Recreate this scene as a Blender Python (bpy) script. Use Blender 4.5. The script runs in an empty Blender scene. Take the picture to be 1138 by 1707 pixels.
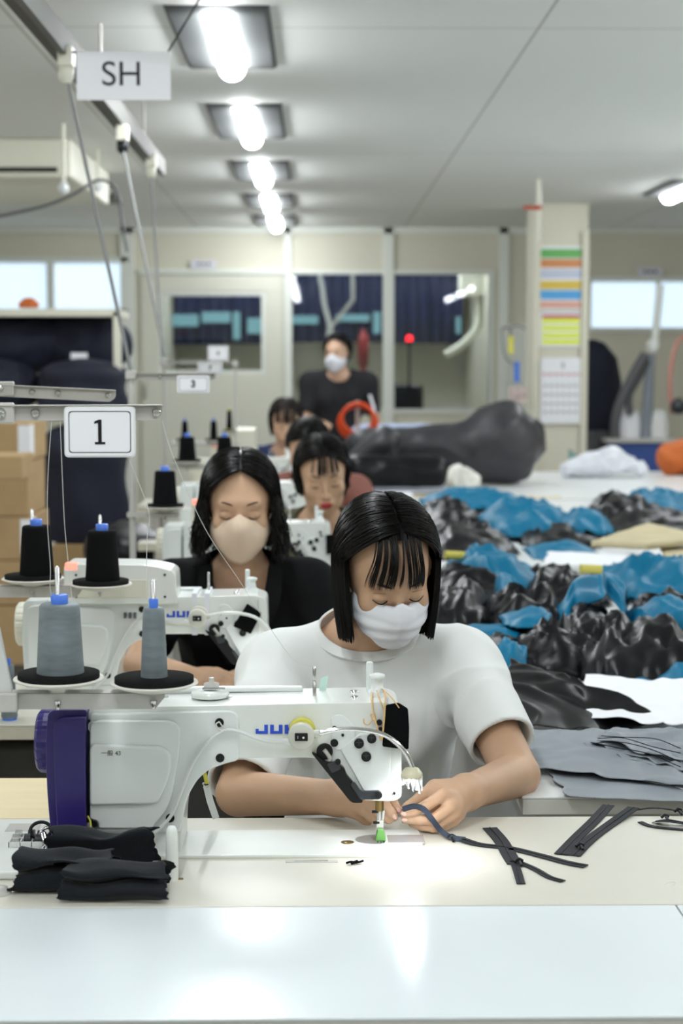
import bpy, math, random
import numpy as np
from mathutils import Vector, Matrix, noise
random.seed(7); np.random.seed(7)
S = bpy.context.scene
COL = S.collection
# ---------------------------------------------------------------- camera
F = 2845.0
YAW, PITCH = math.radians(.906), math.radians(5.08)
CAM = np.array([0, 0, 1.48])
cd = bpy.data.cameras.new('camera'); cam = bpy.data.objects.new('camera', cd); COL.objects.link(cam)
cam.location = CAM; cam.rotation_euler = (math.pi/2-PITCH, 0, -YAW)
cd.sensor_fit = 'HORIZONTAL'; cd.sensor_width = 24; cd.lens = F/1138*24
cd.dof.use_dof = True; cd.dof.focus_distance = 2.6; cd.dof.aperture_fstop = 5.0
cd.clip_start = .05; cd.clip_end = 60
S.camera = cam
# ---------------------------------------------------------------- exposure, world
S.view_settings.view_transform = 'Standard'; S.view_settings.look = 'None'
S.view_settings.gamma = 1; S.view_settings.use_curve_mapping = False
S.view_settings.exposure = 1.5
w = bpy.data.worlds.new('world'); S.world = w; w.use_nodes = True
w.node_tree.nodes['Background'].inputs[0].default_value = (.75, .85, 1, 1)
w.node_tree.nodes['Background'].inputs[1].default_value = .4
LAMP = 17.0       # strength of the ceiling luminaires
DAY = .2        # strength of the daylight behind the blinds
LED = .25         # power of each machine work light, watt

# ---------------------------------------------------------------- projection of the photograph
fw = np.array([math.sin(YAW)*math.cos(PITCH), math.cos(YAW)*math.cos(PITCH), -math.sin(PITCH)])
rt = np.array([math.cos(YAW), -math.sin(YAW), 0]); up = np.cross(rt, fw)
def ray(px, py): return fw*F + rt*(px-569) - up*(py-853.5)
def at(px, py, Y):
    d = ray(px, py); return Vector(CAM + d*(Y/d[1]))
def onz(px, py, z):
    d = ray(px, py); return Vector(CAM + d*((z-1.48)/d[2]))
V = Vector
TZ = .78
# ---------------------------------------------------------------- materials
MATS = {}
def mat(name, col, rough=.5, metal=0, spec=.5, bump=0, bscale=200, emit=0, ecol=None, sheen=0, coat=0, var=0, vscale=8, sss=0, wave=None, stretch=None):
    if name in MATS: return MATS[name]
    m = bpy.data.materials.new(name); m.use_nodes = True; nt = m.node_tree; b = nt.nodes['Principled BSDF']
    b.inputs['Base Color'].default_value = (*col, 1); b.inputs['Roughness'].default_value = rough
    b.inputs['Metallic'].default_value = metal; b.inputs['Specular IOR Level'].default_value = spec
    if coat: b.inputs['Coat Weight'].default_value = coat; b.inputs['Coat Roughness'].default_value = .12
    if sheen: b.inputs['Sheen Weight'].default_value = sheen
    if sss:
        b.inputs['Subsurface Weight'].default_value = sss; b.inputs['Subsurface Radius'].default_value = (.012, .005, .003)
        b.inputs['Subsurface Scale'].default_value = 1.0
    if emit:
        b.inputs['Emission Color'].default_value = (*(ecol or col), 1); b.inputs['Emission Strength'].default_value = emit
    tc = nt.nodes.new('ShaderNodeTexCoord'); src = tc.outputs['Object']
    if stretch:
        mp = nt.nodes.new('ShaderNodeMapping'); mp.inputs['Scale'].default_value = stretch
        nt.links.new(src, mp.inputs[0]); src = mp.outputs[0]
    if bump:
        n = nt.nodes.new('ShaderNodeTexNoise'); n.inputs['Scale'].default_value = bscale; n.inputs['Detail'].default_value = 4
        nt.links.new(src, n.inputs['Vector'])
        bp = nt.nodes.new('ShaderNodeBump'); bp.inputs['Strength'].default_value = bump; bp.inputs['Distance'].default_value = .002
        nt.links.new(n.outputs[0], bp.inputs['Height']); nt.links.new(bp.outputs[0], b.inputs['Normal'])
    if wave:
        n = nt.nodes.new('ShaderNodeTexWave'); n.inputs['Scale'].default_value = wave; n.bands_direction = 'Z'
        n.inputs['Distortion'].default_value = 1.5
        nt.links.new(src, n.inputs['Vector'])
        bp = nt.nodes.new('ShaderNodeBump'); bp.inputs['Strength'].default_value = .35; bp.inputs['Distance'].default_value = .001
        nt.links.new(n.outputs[0], bp.inputs['Height']); nt.links.new(bp.outputs[0], b.inputs['Normal'])
    if var:
        n = nt.nodes.new('ShaderNodeTexNoise'); n.inputs['Scale'].default_value = vscale; n.inputs['Detail'].default_value = 3
        nt.links.new(src, n.inputs['Vector'])
        r = nt.nodes.new('ShaderNodeValToRGB')
        r.color_ramp.elements[0].position = .3; r.color_ramp.elements[1].position = .7
        r.color_ramp.elements[0].color = (*[c*(1-var) for c in col], 1)
        r.color_ramp.elements[1].color = (*[min(1, c*(1+var)) for c in col], 1)
        nt.links.new(n.outputs[0], r.inputs[0]); nt.links.new(r.outputs[0], b.inputs['Base Color'])
    MATS[name] = m; return m
def glassmat():
    m = bpy.data.materials.new('pane_glass'); m.use_nodes = True; nt = m.node_tree
    nt.nodes.clear(); o = nt.nodes.new('ShaderNodeOutputMaterial'); t = nt.nodes.new('ShaderNodeBsdfTransparent')
    g = nt.nodes.new('ShaderNodeBsdfGlossy'); g.inputs['Roughness'].default_value = .02
    t.inputs[0].default_value = (.88, .92, .93, 1)
    f = nt.nodes.new('ShaderNodeFresnel'); x = nt.nodes.new('ShaderNodeMixShader')
    nt.links.new(f.outputs[0], x.inputs[0]); nt.links.new(t.outputs[0], x.inputs[1]); nt.links.new(g.outputs[0], x.inputs[2])
    nt.links.new(x.outputs[0], o.inputs[0]); return m
GLASS = glassmat()
M = dict(
 white=mat('machine_white_enamel', (.80, .83, .80), .28, coat=.3, var=.015, vscale=20),
 whitesh=mat('machine_cover_white_plastic', (.78, .82, .81), .33, coat=.15),
 cream=mat('aged_cream_plastic', (.72, .71, .60), .4),
 grey=mat('grey_painted_metal', (.52, .51, .48), .38, bump=.05, bscale=300),
 steel=mat('polished_steel', (.62, .62, .62), .22, metal=1),
 chrome=mat('chrome', (.75, .75, .76), .1, metal=1),
 brass=mat('bronze_bar', (.30, .21, .09), .3, metal=1),
 black=mat('black_plastic', (.006, .0065, .0075), .4, spec=.35),
 blackm=mat('black_satin_metal', (.03, .034, .04), .35),
 purple=mat('purple_plastic', (.03, .02, .16), .3, var=.05),
 blue=mat('blue_plastic', (.07, .20, .75), .35),
 logo=mat('blue_logo_paint', (.02, .08, .60), .4),
 felt=mat('black_felt', (.004, .0045, .005), .95, bump=.6, bscale=500, spec=.1),
 foam=mat('black_foam_pad', (.009, .009, .0095), .95, bump=.8, bscale=700, spec=.15),
 thgrey=mat('grey_thread', (.17, .205, .225), .5, wave=190, var=.22, vscale=22, stretch=(1, 1, 4)),
 thblack=mat('black_thread', (.006, .006, .007), .9, wave=190, spec=.12),
 thread=mat('white_thread', (.7, .7, .66), .6),
 table=mat('beige_laminate', (.66, .64, .56), .32, var=.015, bump=.03, bscale=400),
 tableedge=mat('beige_edge', (.60, .57, .46), .5, var=.06, vscale=20),
 wtable=mat('white_gloss_laminate', (.74, .80, .83), .2, var=.01),
 wood=mat('pale_birch_board', (.78, .66, .42), .5, var=.04, vscale=6, stretch=(1, 8, 1)),
 skin=mat('skin', (.58, .365, .235), .5, sss=.12, var=.05, vscale=12, bump=.04, bscale=300),
 skin2=mat('skin_fair', (.66, .42, .29), .5, sss=.12, var=.04, vscale=12),
 lips=mat('lips', (.45, .05, .05), .4), nail=mat('nail', (.72, .45, .38), .25),
 hair=mat('black_hair', (.0035, .003, .0028), .3, spec=.2),
 hairb=mat('dark_brown_hair', (.014, .009, .007), .4, spec=.25),
 tee=mat('white_cotton', (.78, .80, .79), .9, bump=.12, bscale=900, spec=.15, sheen=.1),
 maskw=mat('white_mask_fabric', (.80, .82, .88), .85, bump=.12, bscale=700, spec=.15),
 maskb=mat('beige_mask_fabric', (.70, .55, .42), .85, bump=.1, bscale=700, spec=.15),
 blackt=mat('washed_black_cotton', (.014, .014, .017), .9),
 jacket=mat('black_jacket_cloth', (.0035, .0035, .0042), .85, spec=.15, bump=.15, bscale=600),
 olive=mat('olive_knit', (.085, .085, .045), .9, bump=.2, bscale=400),
 rust=mat('rust_brown_cloth', (.22, .085, .065), .9), navys=mat('navy_cloth', (.012, .022, .085), .9),
 pants=mat('dark_trousers', (.02, .022, .03), .9),
 bnylon=mat('black_nylon', (.0045, .0045, .006), .33, spec=.24),
 teal=mat('teal_nylon', (.003, .155, .29), .45, spec=.22),
 gnylon=mat('grey_nylon', (.24, .27, .30), .5, bump=.15, bscale=30),
 gdark=mat('charcoal_nylon', (.032, .032, .037), .42),
 paper=mat('white_paper', (.85, .86, .90), .7), beigec=mat('beige_card', (.55, .48, .30), .8, var=.06),
 yellowc=mat('yellow_tape', (.62, .56, .12), .6),
 zipper=mat('navy_black_zip_tape', (.009, .011, .016), .75, bump=.3, bscale=900),
 zipblue=mat('slate_zip_tape', (.03, .042, .068), .75, bump=.3, bscale=900),
 wall=mat('cream_wall_panel', (.66, .64, .53), .6, var=.02, vscale=2),
 wallframe=mat('white_wall_frame', (.74, .77, .72), .45),
 floor=mat('grey_floor', (.42, .41, .37), .5, var=.1, vscale=3),
 navy=mat('navy_fabric_roll', (.006, .009, .024), .8, var=.2, vscale=3), card=mat('cardboard', (.44, .30, .15), .85, var=.06),
 bluep=mat('blue_cabinet_paint', (.03, .075, .28), .45), orange=mat('orange_hose', (.75, .07, .008), .4),
 orangec=mat('orange_cloth', (.55, .13, .02), .7), green=mat('green_foot_plastic', (.13, .36, .08), .35),
 yellow=mat('yellow_plastic', (.70, .66, .08), .4), bandc=mat('rubber_band_tan', (.75, .48, .20), .5),
 rubber=mat('grey_rubber_cable', (.10, .10, .11), .5), wcable=mat('white_cable', (.75, .77, .76), .4),
 curtain=mat('navy_curtain', (.022, .034, .12), .8, var=.25, vscale=4, stretch=(8, 1, 1)),
 ledlit=mat('lit_diffuser', (1, 1, 1), .5, emit=LAMP, ecol=(.93, .97, 1)),
 led=mat('white_led', (1, 1, 1), .5, emit=60, ecol=(.93, .97, 1)),
 redled=mat('red_led', (1, .1, .05), .5, emit=.5, ecol=(1, .30, .22)),
 blind=mat('daylight_blind', (.8, .85, .9), .7, emit=DAY, ecol=(.72, .88, 1)),
 glowstrip=mat('cyan_glow_strip', (.16, .36, .42), .5, emit=.05, ecol=(.45, .80, .88)),
 rug=mat('purple_dummy', (.1, .1, .1)),
)
cm = mat('ceiling_board', (.80, .82, .79), .75)
nt = cm.node_tree; tc = nt.nodes.new('ShaderNodeTexCoord'); br = nt.nodes.new('ShaderNodeTexBrick')
br.offset = 0; br.inputs['Scale'].default_value = 1; br.inputs['Brick Width'].default_value = 1.8; br.inputs['Row Height'].default_value = 3.6
br.inputs['Mortar Size'].default_value = .006; br.inputs['Color1'].default_value = br.inputs['Color2'].default_value = (.80, .82, .79, 1)
br.inputs['Mortar'].default_value = (.5, .5, .45, 1)
mp = nt.nodes.new('ShaderNodeMapping'); mp.inputs['Location'].default_value = (-.78+1.8, 1.7, 0)
nt.links.new(tc.outputs['Object'], mp.inputs[0]); nt.links.new(mp.outputs[0], br.inputs['Vector'])
nt.links.new(br.outputs[0], nt.nodes['Principled BSDF'].inputs['Base Color'])
M['ceiling'] = cm

# ---------------------------------------------------------------- object helpers
def tag(o, label=None, cat=None, group=None, kind=None):
    if label: o['label'] = label
    if cat: o['category'] = cat
    if group: o['group'] = group
    if kind: o['kind'] = kind
    return o
def wloc(o):
    v = Vector((0, 0, 0))
    while o: v = v + Vector(o.location); o = o.parent
    return v
def thing(name, label, cat, loc, group=None):
    o = bpy.data.objects.new(name, None); COL.objects.link(o); o.location = loc; o.empty_display_size = .05
    return tag(o, label, cat, group)
def link(name, me, parent, origin=None):
    o = bpy.data.objects.new(name, me); COL.objects.link(o)
    if parent is not None:
        me.transform(Matrix.Translation(-wloc(parent))); o.parent = parent
    else:
        n = len(me.vertices); co = np.empty(n*3, np.float32); me.vertices.foreach_get('co', co); co = co.reshape(-1, 3)
        c = (co.min(0)+co.max(0))/2; c[2] = co[:, 2].min()
        me.transform(Matrix.Translation(Vector((-float(c[0]), -float(c[1]), -float(c[2]))))); o.location = [float(x) for x in c]
    return o
OFF = Vector((0, 0, 0))
class MB:
    def __init__(s): s.v = []; s.f = []; s.sm = []
    def add(s, vs, fs, smooth=False):
        b = len(s.v); s.v += [tuple(Vector(v)+OFF) for v in vs]; s.f += [tuple(i+b for i in f) for f in fs]; s.sm += [smooth]*len(fs); return s
    def box(s, lo, hi):
        (a, b, c), (d, e, f) = lo, hi
        return s.add([(a, b, c), (d, b, c), (d, e, c), (a, e, c), (a, b, f), (d, b, f), (d, e, f), (a, e, f)],
                     [(0, 3, 2, 1), (4, 5, 6, 7), (0, 1, 5, 4), (1, 2, 6, 5), (2, 3, 7, 6), (3, 0, 4, 7)])
    def prism(s, pts, y0, y1):           # outline in x,z extruded along y (y0 nearer); pts are Vectors
        n = len(pts); ar = sum(pts[i][0]*pts[(i+1) % n][2]-pts[(i+1) % n][0]*pts[i][2] for i in range(n))
        if ar < 0: pts = pts[::-1]
        vs = [(p[0], y0, p[2]) for p in pts]+[(p[0], y1, p[2]) for p in pts]
        return s.add(vs, [tuple(range(n)), tuple(range(2*n-1, n-1, -1))]+[(i, i+n, (i+1) % n+n, (i+1) % n) for i in range(n)])
    def slab(s, pts, z0, z1):            # outline in x,y extruded in z
        n = len(pts); ar = sum(pts[i][0]*pts[(i+1) % n][1]-pts[(i+1) % n][0]*pts[i][1] for i in range(n))
        if ar < 0: pts = pts[::-1]
        vs = [(p[0], p[1], z0) for p in pts]+[(p[0], p[1], z1) for p in pts]
        return s.add(vs, [tuple(range(n-1, -1, -1)), tuple(range(n, 2*n))]+[(i, (i+1) % n, (i+1) % n+n, i+n) for i in range(n)])
    def tube(s, pts, r, n=10, cap=True, r1=None, flat=None):
        pts = [Vector(p) for p in pts]; k = len(pts); vs = []; fs = []
        t0 = (pts[1]-pts[0]).normalized(); u = t0.orthogonal().normalized()
        for i, p in enumerate(pts):
            t = (pts[min(i+1, k-1)]-pts[max(i-1, 0)]).normalized()
            u = (u-t*u.dot(t)).normalized(); v = t.cross(u)
            rr = r if not hasattr(r, '__len__') else r[i]
            if r1 is not None: rr = r+(r1-r)*i/(k-1)
            for j in range(n):
                a = 2*math.pi*j/n; vs.append(p+u*math.cos(a)*rr+v*math.sin(a)*rr)
        for i in range(k-1):
            for j in range(n): fs.append((i*n+j, i*n+(j+1) % n, (i+1)*n+(j+1) % n, (i+1)*n+j))
        s.add(vs, fs, True)
        if cap: s.add(vs[:n], [tuple(range(n-1, -1, -1))]); s.add(vs[-n:], [tuple(range(n))])
        return s
    def cyl(s, a, b, r, r1=None, n=24): return s.tube([a, b], r, n, True, r1 if r1 is not None else r)
    def lathe(s, prof, c, axis='Z', n=40, smooth=True, mod=None):   # prof [(r, h)]
        c = Vector(c); vs = []; fs = []; k = len(prof)
        for i, (r, h) in enumerate(prof):
            for j in range(n):
                a = 2*math.pi*j/n; q = r*(mod(a, i) if mod else 1)
                p = (q*math.cos(a), q*math.sin(a), h)
                if axis == 'X': p = (p[2], p[0], p[1])
                if axis == 'Y': p = (p[1], p[2], p[0])
                vs.append(c+Vector(p))
        for i in range(k-1):
            for j in range(n): fs.append((i*n+j, i*n+(j+1) % n, (i+1)*n+(j+1) % n, (i+1)*n+j))
        s.add(vs, fs, smooth)
        s.add(vs[:n], [tuple(range(n-1, -1, -1))]); s.add(vs[-n:], [tuple(range(n))]); return s
    def ribbon(s, pts, w, up=(0, 0, 1), th=.0006, side=None):
        pts = [Vector(p) for p in pts]; k = len(pts); vs = []; fs = []
        for i, p in enumerate(pts):
            t = (pts[min(i+1, k-1)]-pts[max(i-1, 0)]).normalized(); ww = w[i] if hasattr(w, '__len__') else w
            uu = Vector(up[i]) if hasattr(up[0], '__len__') else Vector(up)
            sd = t.cross(uu).normalized()*ww/2; nn = sd.cross(t).normalized()*th
            vs += [p-sd-nn, p+sd-nn, p+sd+nn, p-sd+nn]
        for i in range(k-1):
            for j in range(4): fs.append((i*4+j, i*4+(j+1) % 4, i*4+4+(j+1) % 4, i*4+4+j))
        fs += [(3, 2, 1, 0), (k*4-4, k*4-3, k*4-2, k*4-1)]
        return s.add(vs, fs)
    def build(s, name, m, parent=None, bevel=0, smooth=False, seg=3, sub=0, mats=None):
        me = bpy.data.meshes.new(name); me.from_pydata(s.v, [], s.f); me.update()
        for mm in (mats or [m]): me.materials.append(mm)
        o = link(name, me, parent)
        import bmesh
        bm = bmesh.new(); bm.from_mesh(me); bmesh.ops.recalc_face_normals(bm, faces=bm.faces); bm.to_mesh(me); bm.free()
        me.polygons.foreach_set('use_smooth', [True if (smooth or bevel or sub) else q for q in s.sm])
        if bevel:
            b = o.modifiers.new('b', 'BEVEL'); b.width = bevel; b.segments = seg; b.limit_method = 'ANGLE'; b.angle_limit = .6
            b.harden_normals = True
        if sub: q = o.modifiers.new('s', 'SUBSURF'); q.levels = q.render_levels = sub
        return o
def spline(pts, n=8):
    pts = [Vector(p) for p in pts]; P = [pts[0]*2-pts[1]]+pts+[pts[-1]*2-pts[-2]]; out = []
    for i in range(1, len(P)-2):
        a, b, c, d = P[i-1:i+3]
        for j in range(n):
            t = j/n; out.append(.5*((2*b)+(c-a)*t+(2*a-5*b+4*c-d)*t*t+(3*b-a-3*c+d)*t**3))
    return out+[pts[-1]]
def pxs(l, Y): return [at(x, y, Y) for x, y in l]
def textmesh(body, size, m, name, parent, loc, width=None, rot=(math.pi/2, 0, 0), ext=.0004, bold=0):
    cu = bpy.data.curves.new('t', 'FONT'); cu.body = body; cu.size = size; cu.align_x = 'CENTER'; cu.align_y = 'CENTER'; cu.extrude = ext; cu.offset = bold
    o = bpy.data.objects.new('t', cu); COL.objects.link(o); bpy.context.view_layer.update()
    me = bpy.data.meshes.new_from_object(o.evaluated_get(bpy.context.evaluated_depsgraph_get()))
    bpy.data.objects.remove(o); bpy.data.curves.remove(cu)
    me.materials.clear(); me.materials.append(m)
    sx = 1
    if width:
        xs = [v.co.x for v in me.vertices]; sx = width/(max(xs)-min(xs))
    me.transform(Matrix.Translation(Vector(loc)+OFF) @ Matrix.Rotation(rot[2], 4, 'Z') @ Matrix.Rotation(rot[0], 4, 'X') @ Matrix.Diagonal((sx, 1, 1, 1)))
    return link(name, me, parent)

# ---------------------------------------------------------------- signed distance modelling (organic shapes)
class Grid:
    def __init__(s, lo, hi, h):
        s.lo = np.array(lo, float); s.h = h; s.n = np.ceil((np.array(hi)-s.lo)/h).astype(int)+1
        s.a = np.full(s.n, .5, np.float32)
    def _box(s, lo, hi, m):
        i0 = np.maximum(0, np.floor((np.array(lo)-m-s.lo)/s.h).astype(int)); i1 = np.minimum(s.n, np.ceil((np.array(hi)+m-s.lo)/s.h).astype(int)+1)
        if (i1 <= i0).any(): return None
        ax = [np.arange(i0[k], i1[k])*s.h+s.lo[k] for k in range(3)]
        P = np.stack(np.meshgrid(*ax, indexing='ij'), -1).astype(np.float32)
        return tuple(slice(i0[k], i1[k]) for k in range(3)), P
    def _comb(s, sl, d, k, op):
        a = s.a[sl]
        if op == 'add':
            if k > 0: h = np.maximum(k-np.abs(a-d), 0)/k; r = np.minimum(a, d)-h*h*k*.25
            else: r = np.minimum(a, d)
        elif op == 'sub':
            if k > 0: h = np.maximum(k-np.abs(a+d), 0)/k; r = np.maximum(a, -d)+h*h*k*.25
            else: r = np.maximum(a, -d)
        s.a[sl] = r
    def cone(s, a, b, r1, r2, k=.01, op='add', fl=None):
        a = np.array(a, float); b = np.array(b, float); R = max(r1, r2)
        q = s._box(np.minimum(a, b)-R, np.maximum(a, b)+R, max(k, 3*s.h))
        if q is None: return
        sl, P = q; ba = b-a; L = max(ba@ba, 1e-9); t = np.clip(((P-a)@ba)/L, 0, 1)
        C = P-a-t[..., None]*ba
        d = np.sqrt((C*C).sum(-1))-(r1+(r2-r1)*t); s._comb(sl, d, k, op)
    def chain(s, pts, rs, k=.008, op='add'):
        for i in range(len(pts)-1): s.cone(pts[i], pts[i+1], rs[i], rs[i+1], k if i == 0 else .003, op)
    def ell(s, c, r, R=None, k=.01, op='add'):
        c = np.array(c, float); r = np.array(r, float); m = r.max()
        R = np.eye(3) if R is None else np.array(R)
        q = s._box(c-m, c+m, max(k, 3*s.h))
        if q is None: return
        sl, P = q; Q = (P-c)@R; k0 = np.sqrt(((Q/r)**2).sum(-1)); k1 = np.sqrt(((Q/(r*r))**2).sum(-1))+1e-6
        s._comb(sl, k0*(k0-1)/k1, k, op)
    def plane(s, p, n, k=0):             # keep the side the normal points away from
        n = np.array(n, float); n /= np.linalg.norm(n)
        q = s._box(s.lo, s.lo+s.n*s.h, 0); sl, P = q
        d = (P-np.array(p, float))@n
        if k > 0: a = s.a; h = np.maximum(k-np.abs(a-d), 0)/k; s.a = (np.maximum(a, d)+h*h*k*.25).astype(np.float32)
        else: s.a = np.maximum(s.a, d).astype(np.float32)
    def surf(s):
        a = s.a; h = s.h; ins = a < 0
        n = np.array(a.shape)-1
        cnt = np.zeros(n, np.int8)
        for dx in (0, 1):
            for dy in (0, 1):
                for dz in (0, 1): cnt += ins[dx:dx+n[0], dy:dy+n[1], dz:dz+n[2]]
        idx = np.argwhere((cnt > 0) & (cnt < 8)); vid = np.full(n, -1, np.int64); vid[tuple(idx.T)] = np.arange(len(idx))
        del cnt
        offs = np.array([(x, y, z) for x in (0, 1) for y in (0, 1) for z in (0, 1)])
        val = np.stack([a[tuple((idx+o).T)] for o in offs], 1)
        acc = np.zeros((len(idx), 3)); c = np.zeros(len(idx))
        for i in range(8):
            for j in range(i+1, 8):
                if np.abs(offs[i]-offs[j]).sum() != 1: continue
                m = (val[:, i] < 0) != (val[:, j] < 0); t = val[m, i]/(val[m, i]-val[m, j])
                acc[m] += offs[i]+(offs[j]-offs[i])*t[:, None]; c[m] += 1
        co = (idx+acc/c[:, None])*h+s.lo
        faces = []
        for ax in range(3):
            sl0 = [slice(None)]*3; sl1 = [slice(None)]*3; sl0[ax] = slice(0, -1); sl1[ax] = slice(1, None)
            A = ins[tuple(sl0)]; B = ins[tuple(sl1)]
            e = np.argwhere(A != B); o1, o2 = [(1, 2), (2, 0), (0, 1)][ax]
            e = e[(e[:, o1] > 0) & (e[:, o2] > 0) & (e[:, o1] < n[o1]) & (e[:, o2] < n[o2])]
            flip = A[tuple(e.T)]
            def g(d1, d2):
                q = e.copy(); q[:, o1] -= d1; q[:, o2] -= d2; return vid[tuple(q.T)]
            f = np.stack([g(1, 1), g(0, 1), g(0, 0), g(1, 0)], 1); f[~flip] = f[~flip][:, ::-1]
            faces.append(f)
        f = np.concatenate(faces); f = f[(f >= 0).all(1)]
        return co, f
def npmesh(name, co, f, mats, parent=None, smooth=True, matidx=None, disp=None):
    me = bpy.data.meshes.new(name); k = f.shape[1]
    me.vertices.add(len(co)); me.vertices.foreach_set('co', np.ascontiguousarray(co, np.float32).ravel())
    me.loops.add(len(f)*k); me.loops.foreach_set('vertex_index', np.ascontiguousarray(f, np.int32).ravel())
    me.polygons.add(len(f)); me.polygons.foreach_set('loop_start', np.arange(0, len(f)*k, k, dtype=np.int32))
    me.update(calc_edges=True)
    for m in mats: me.materials.append(m)
    me.polygons.foreach_set('use_smooth', np.full(len(f), smooth))
    if matidx is not None: me.polygons.foreach_set('material_index', matidx.astype(np.int32))
    if disp:
        nrm = np.empty(len(co)*3, np.float32); me.vertices.foreach_get('normal', nrm); nrm = nrm.reshape(-1, 3)
        d = np.array([disp(p) for p in co.tolist()], np.float32)
        me.vertices.foreach_set('co', (co+nrm*d[:, None]).astype(np.float32).ravel())
    me.update(); me.validate()
    return link(name, me, parent)
def relax(co, f, it=2, lam=.5):
    for _ in range(it):
        s = np.zeros_like(co); c = np.zeros(len(co))
        for i in range(4):
            j = (i+1) % 4
            np.add.at(s, f[:, i], co[f[:, j]]); np.add.at(c, f[:, i], 1); np.add.at(s, f[:, j], co[f[:, i]]); np.add.at(c, f[:, j], 1)
        co = co*(1-lam)+lam*s/np.maximum(c, 1)[:, None]
    return co
# ================================================================ THE SETTING
CH = 2.63; BY = 15.0
def X15(px, Y=BY): return at(px, 600, Y)[0]
def Z15(py, Y=BY): return at(524, py, Y)[2]
def struct(name, mb, m, **k): o = mb.build(name, m, **k); o['kind'] = 'structure'; return o
struct('floor', MB().box((-6, -3.5, -.1), (6, 19, 0)), M['floor'])
struct('ceiling', MB().box((-6, -3.5, CH), (6, 19, CH+.1)), M['ceiling'])
struct('wall_left', MB().box((-6.1, -3.5, 0), (-6, 19, CH)), M['wall'])
struct('wall_right', MB().box((6, -3.5, 0), (6.1, 19, CH)), M['wall'])
struct('wall_front', MB().box((-6, -3.6, 0), (6, -3.5, CH)), M['wall'])
holes = {'A': (272, 436, 493, 617), 'B': (487, 638, 457, 680), 'C': (657, 815, 457, 682), 'L': (-420, 208, 437, 515), 'R': (984, 1420, 468, 546)}
HR = {k: (X15(a), X15(b), Z15(d), Z15(c)) for k, (a, b, c, d) in holes.items()}
xs = sorted({-6, 6, *[v for h in HR.values() for v in h[:2]]}); zs = sorted({0, CH, *[v for h in HR.values() for v in h[2:]]})
mb = MB()
for i in range(len(xs)-1):
    for j in range(len(zs)-1):
        cx, cz = (xs[i]+xs[i+1])/2, (zs[j]+zs[j+1])/2
        if any(h[0] < cx < h[1] and h[2] < cz < h[3] for h in HR.values()): continue
        mb.box((xs[i], BY, zs[j]), (xs[i+1], BY+.08, zs[j+1]))
struct('wall_back', mb, M['wall'])
# frames of the partition
tr = MB()
for px, wd in ((214, .10), (480, .045), (647, .07), (838, .07)):
    x = X15(px); tr.box((x-wd/2-.01, BY-.03, 0), (x+wd/2+.01, BY, CH))
struct('trim_1', tr, M['wallframe'], bevel=.004)
tr = MB().box((X15(232), BY-.035, Z15(457)), (X15(476), BY, Z15(449))); struct('trim_2', tr, M['wallframe'])
tr = MB().box((-6, BY-.03, CH-.05), (6, BY, CH)); struct('trim_3', tr, M['wallframe'])
wn = 1
for k in 'ABC':
    x0, x1, z0, z1 = HR[k]; fr = MB(); t = .035
    fr.box((x0-t, BY-.02, z0-t), (x1+t, BY+.1, z0)).box((x0-t, BY-.02, z1), (x1+t, BY+.1, z1+t)).box((x0-t, BY-.02, z0), (x0, BY+.1, z1)).box((x1, BY-.02, z0), (x1+t, BY+.1, z1))
    o = struct('window_%d' % wn, fr, M['wallframe']); wn += 1
    MB().box((x0, BY+.03, z0), (x1, BY+.036, z1)).build('pane', GLASS, o)
for k in 'LR':
    x0, x1, z0, z1 = HR[k]; fr = MB(); t = .04
    fr.box((x0-t, BY-.03, z0-t), (x1+t, BY+.08, z0)).box((x0-t, BY-.03, z1), (x1+t, BY+.08, z1+t))
    if k == 'L': fr.box((X15(80), BY-.02, z0), (X15(92), BY+.08, z1))
    else: fr.box((X15(1092), BY-.02, z0), (X15(1098), BY+.08, z1))
    o = struct('window_%d' % wn, fr, M['wallframe']); wn += 1
    b = MB(); z = z0
    while z < z1: b.add([(x0, BY+.03, z), (x1, BY+.03, z), (x1, BY+.05, z+.022), (x0, BY+.05, z+.022)], [(0, 1, 2, 3)]); z += .02
    b.build('blind', M['blind'], o)
# door panel on the partition below window A (a plain panelled door with a handle)
ha = HR['A']; d = MB().box((X15(236), BY-.03, .02), (X15(472), BY-.002, ha[2]-.036)).box((X15(236), BY-.03, ha[3]+.036), (X15(472), BY-.002, Z15(459))).box((X15(236), BY-.03, ha[2]-.036), (ha[0]-.036, BY-.002, ha[3]+.036)).box((ha[1]+.036, BY-.03, ha[2]-.036), (X15(472), BY-.002, ha[3]+.036))
# the room behind the glass
struct('wall_inner', MB().box((-3, 18.4, 0), (3, 18.5, CH)), M['wall'])
struct('wall_inner_left', MB().box((X15(240), BY+.08, 0), (X15(248), 18.4, CH)), M['wall'])
struct('wall_inner_right', MB().box((X15(830), BY+.08, 0), (X15(836), 18.4, CH)), M['wall'])
Yc = 17.6
def curtain(px0, px1, py0, py1, label):
    x0, x1 = at(px0, 500, Yc)[0], at(px1, 500, Yc)[0]; z0, z1 = at(524, py1, Yc)[2], CH
    n = int((x1-x0)/.02); vs = []; fs = []
    for i in range(n+1):
        x = x0+(x1-x0)*i/n; y = Yc+.03*math.sin(i*1.05)+.02*math.sin(i*.37)
        vs += [(x, y, z0), (x, y, z1), (x, y+.006, z1), (x, y+.006, z0)]
    for i in range(n):
        b = i*4
        for j in range(4): fs.append((b+j, b+4+j, b+4+(j+1) % 4, b+(j+1) % 4))
    tag(MB().add(vs, fs, True).build('curtain', M['curtain']), label, 'curtain', 'curtains behind the glass')
curtain(262, 452, 440, 574, 'navy curtain seen through the small window of the partition')
curtain(470, 648, 440, 571, 'navy curtain behind the standing person, seen through the middle window')
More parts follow.
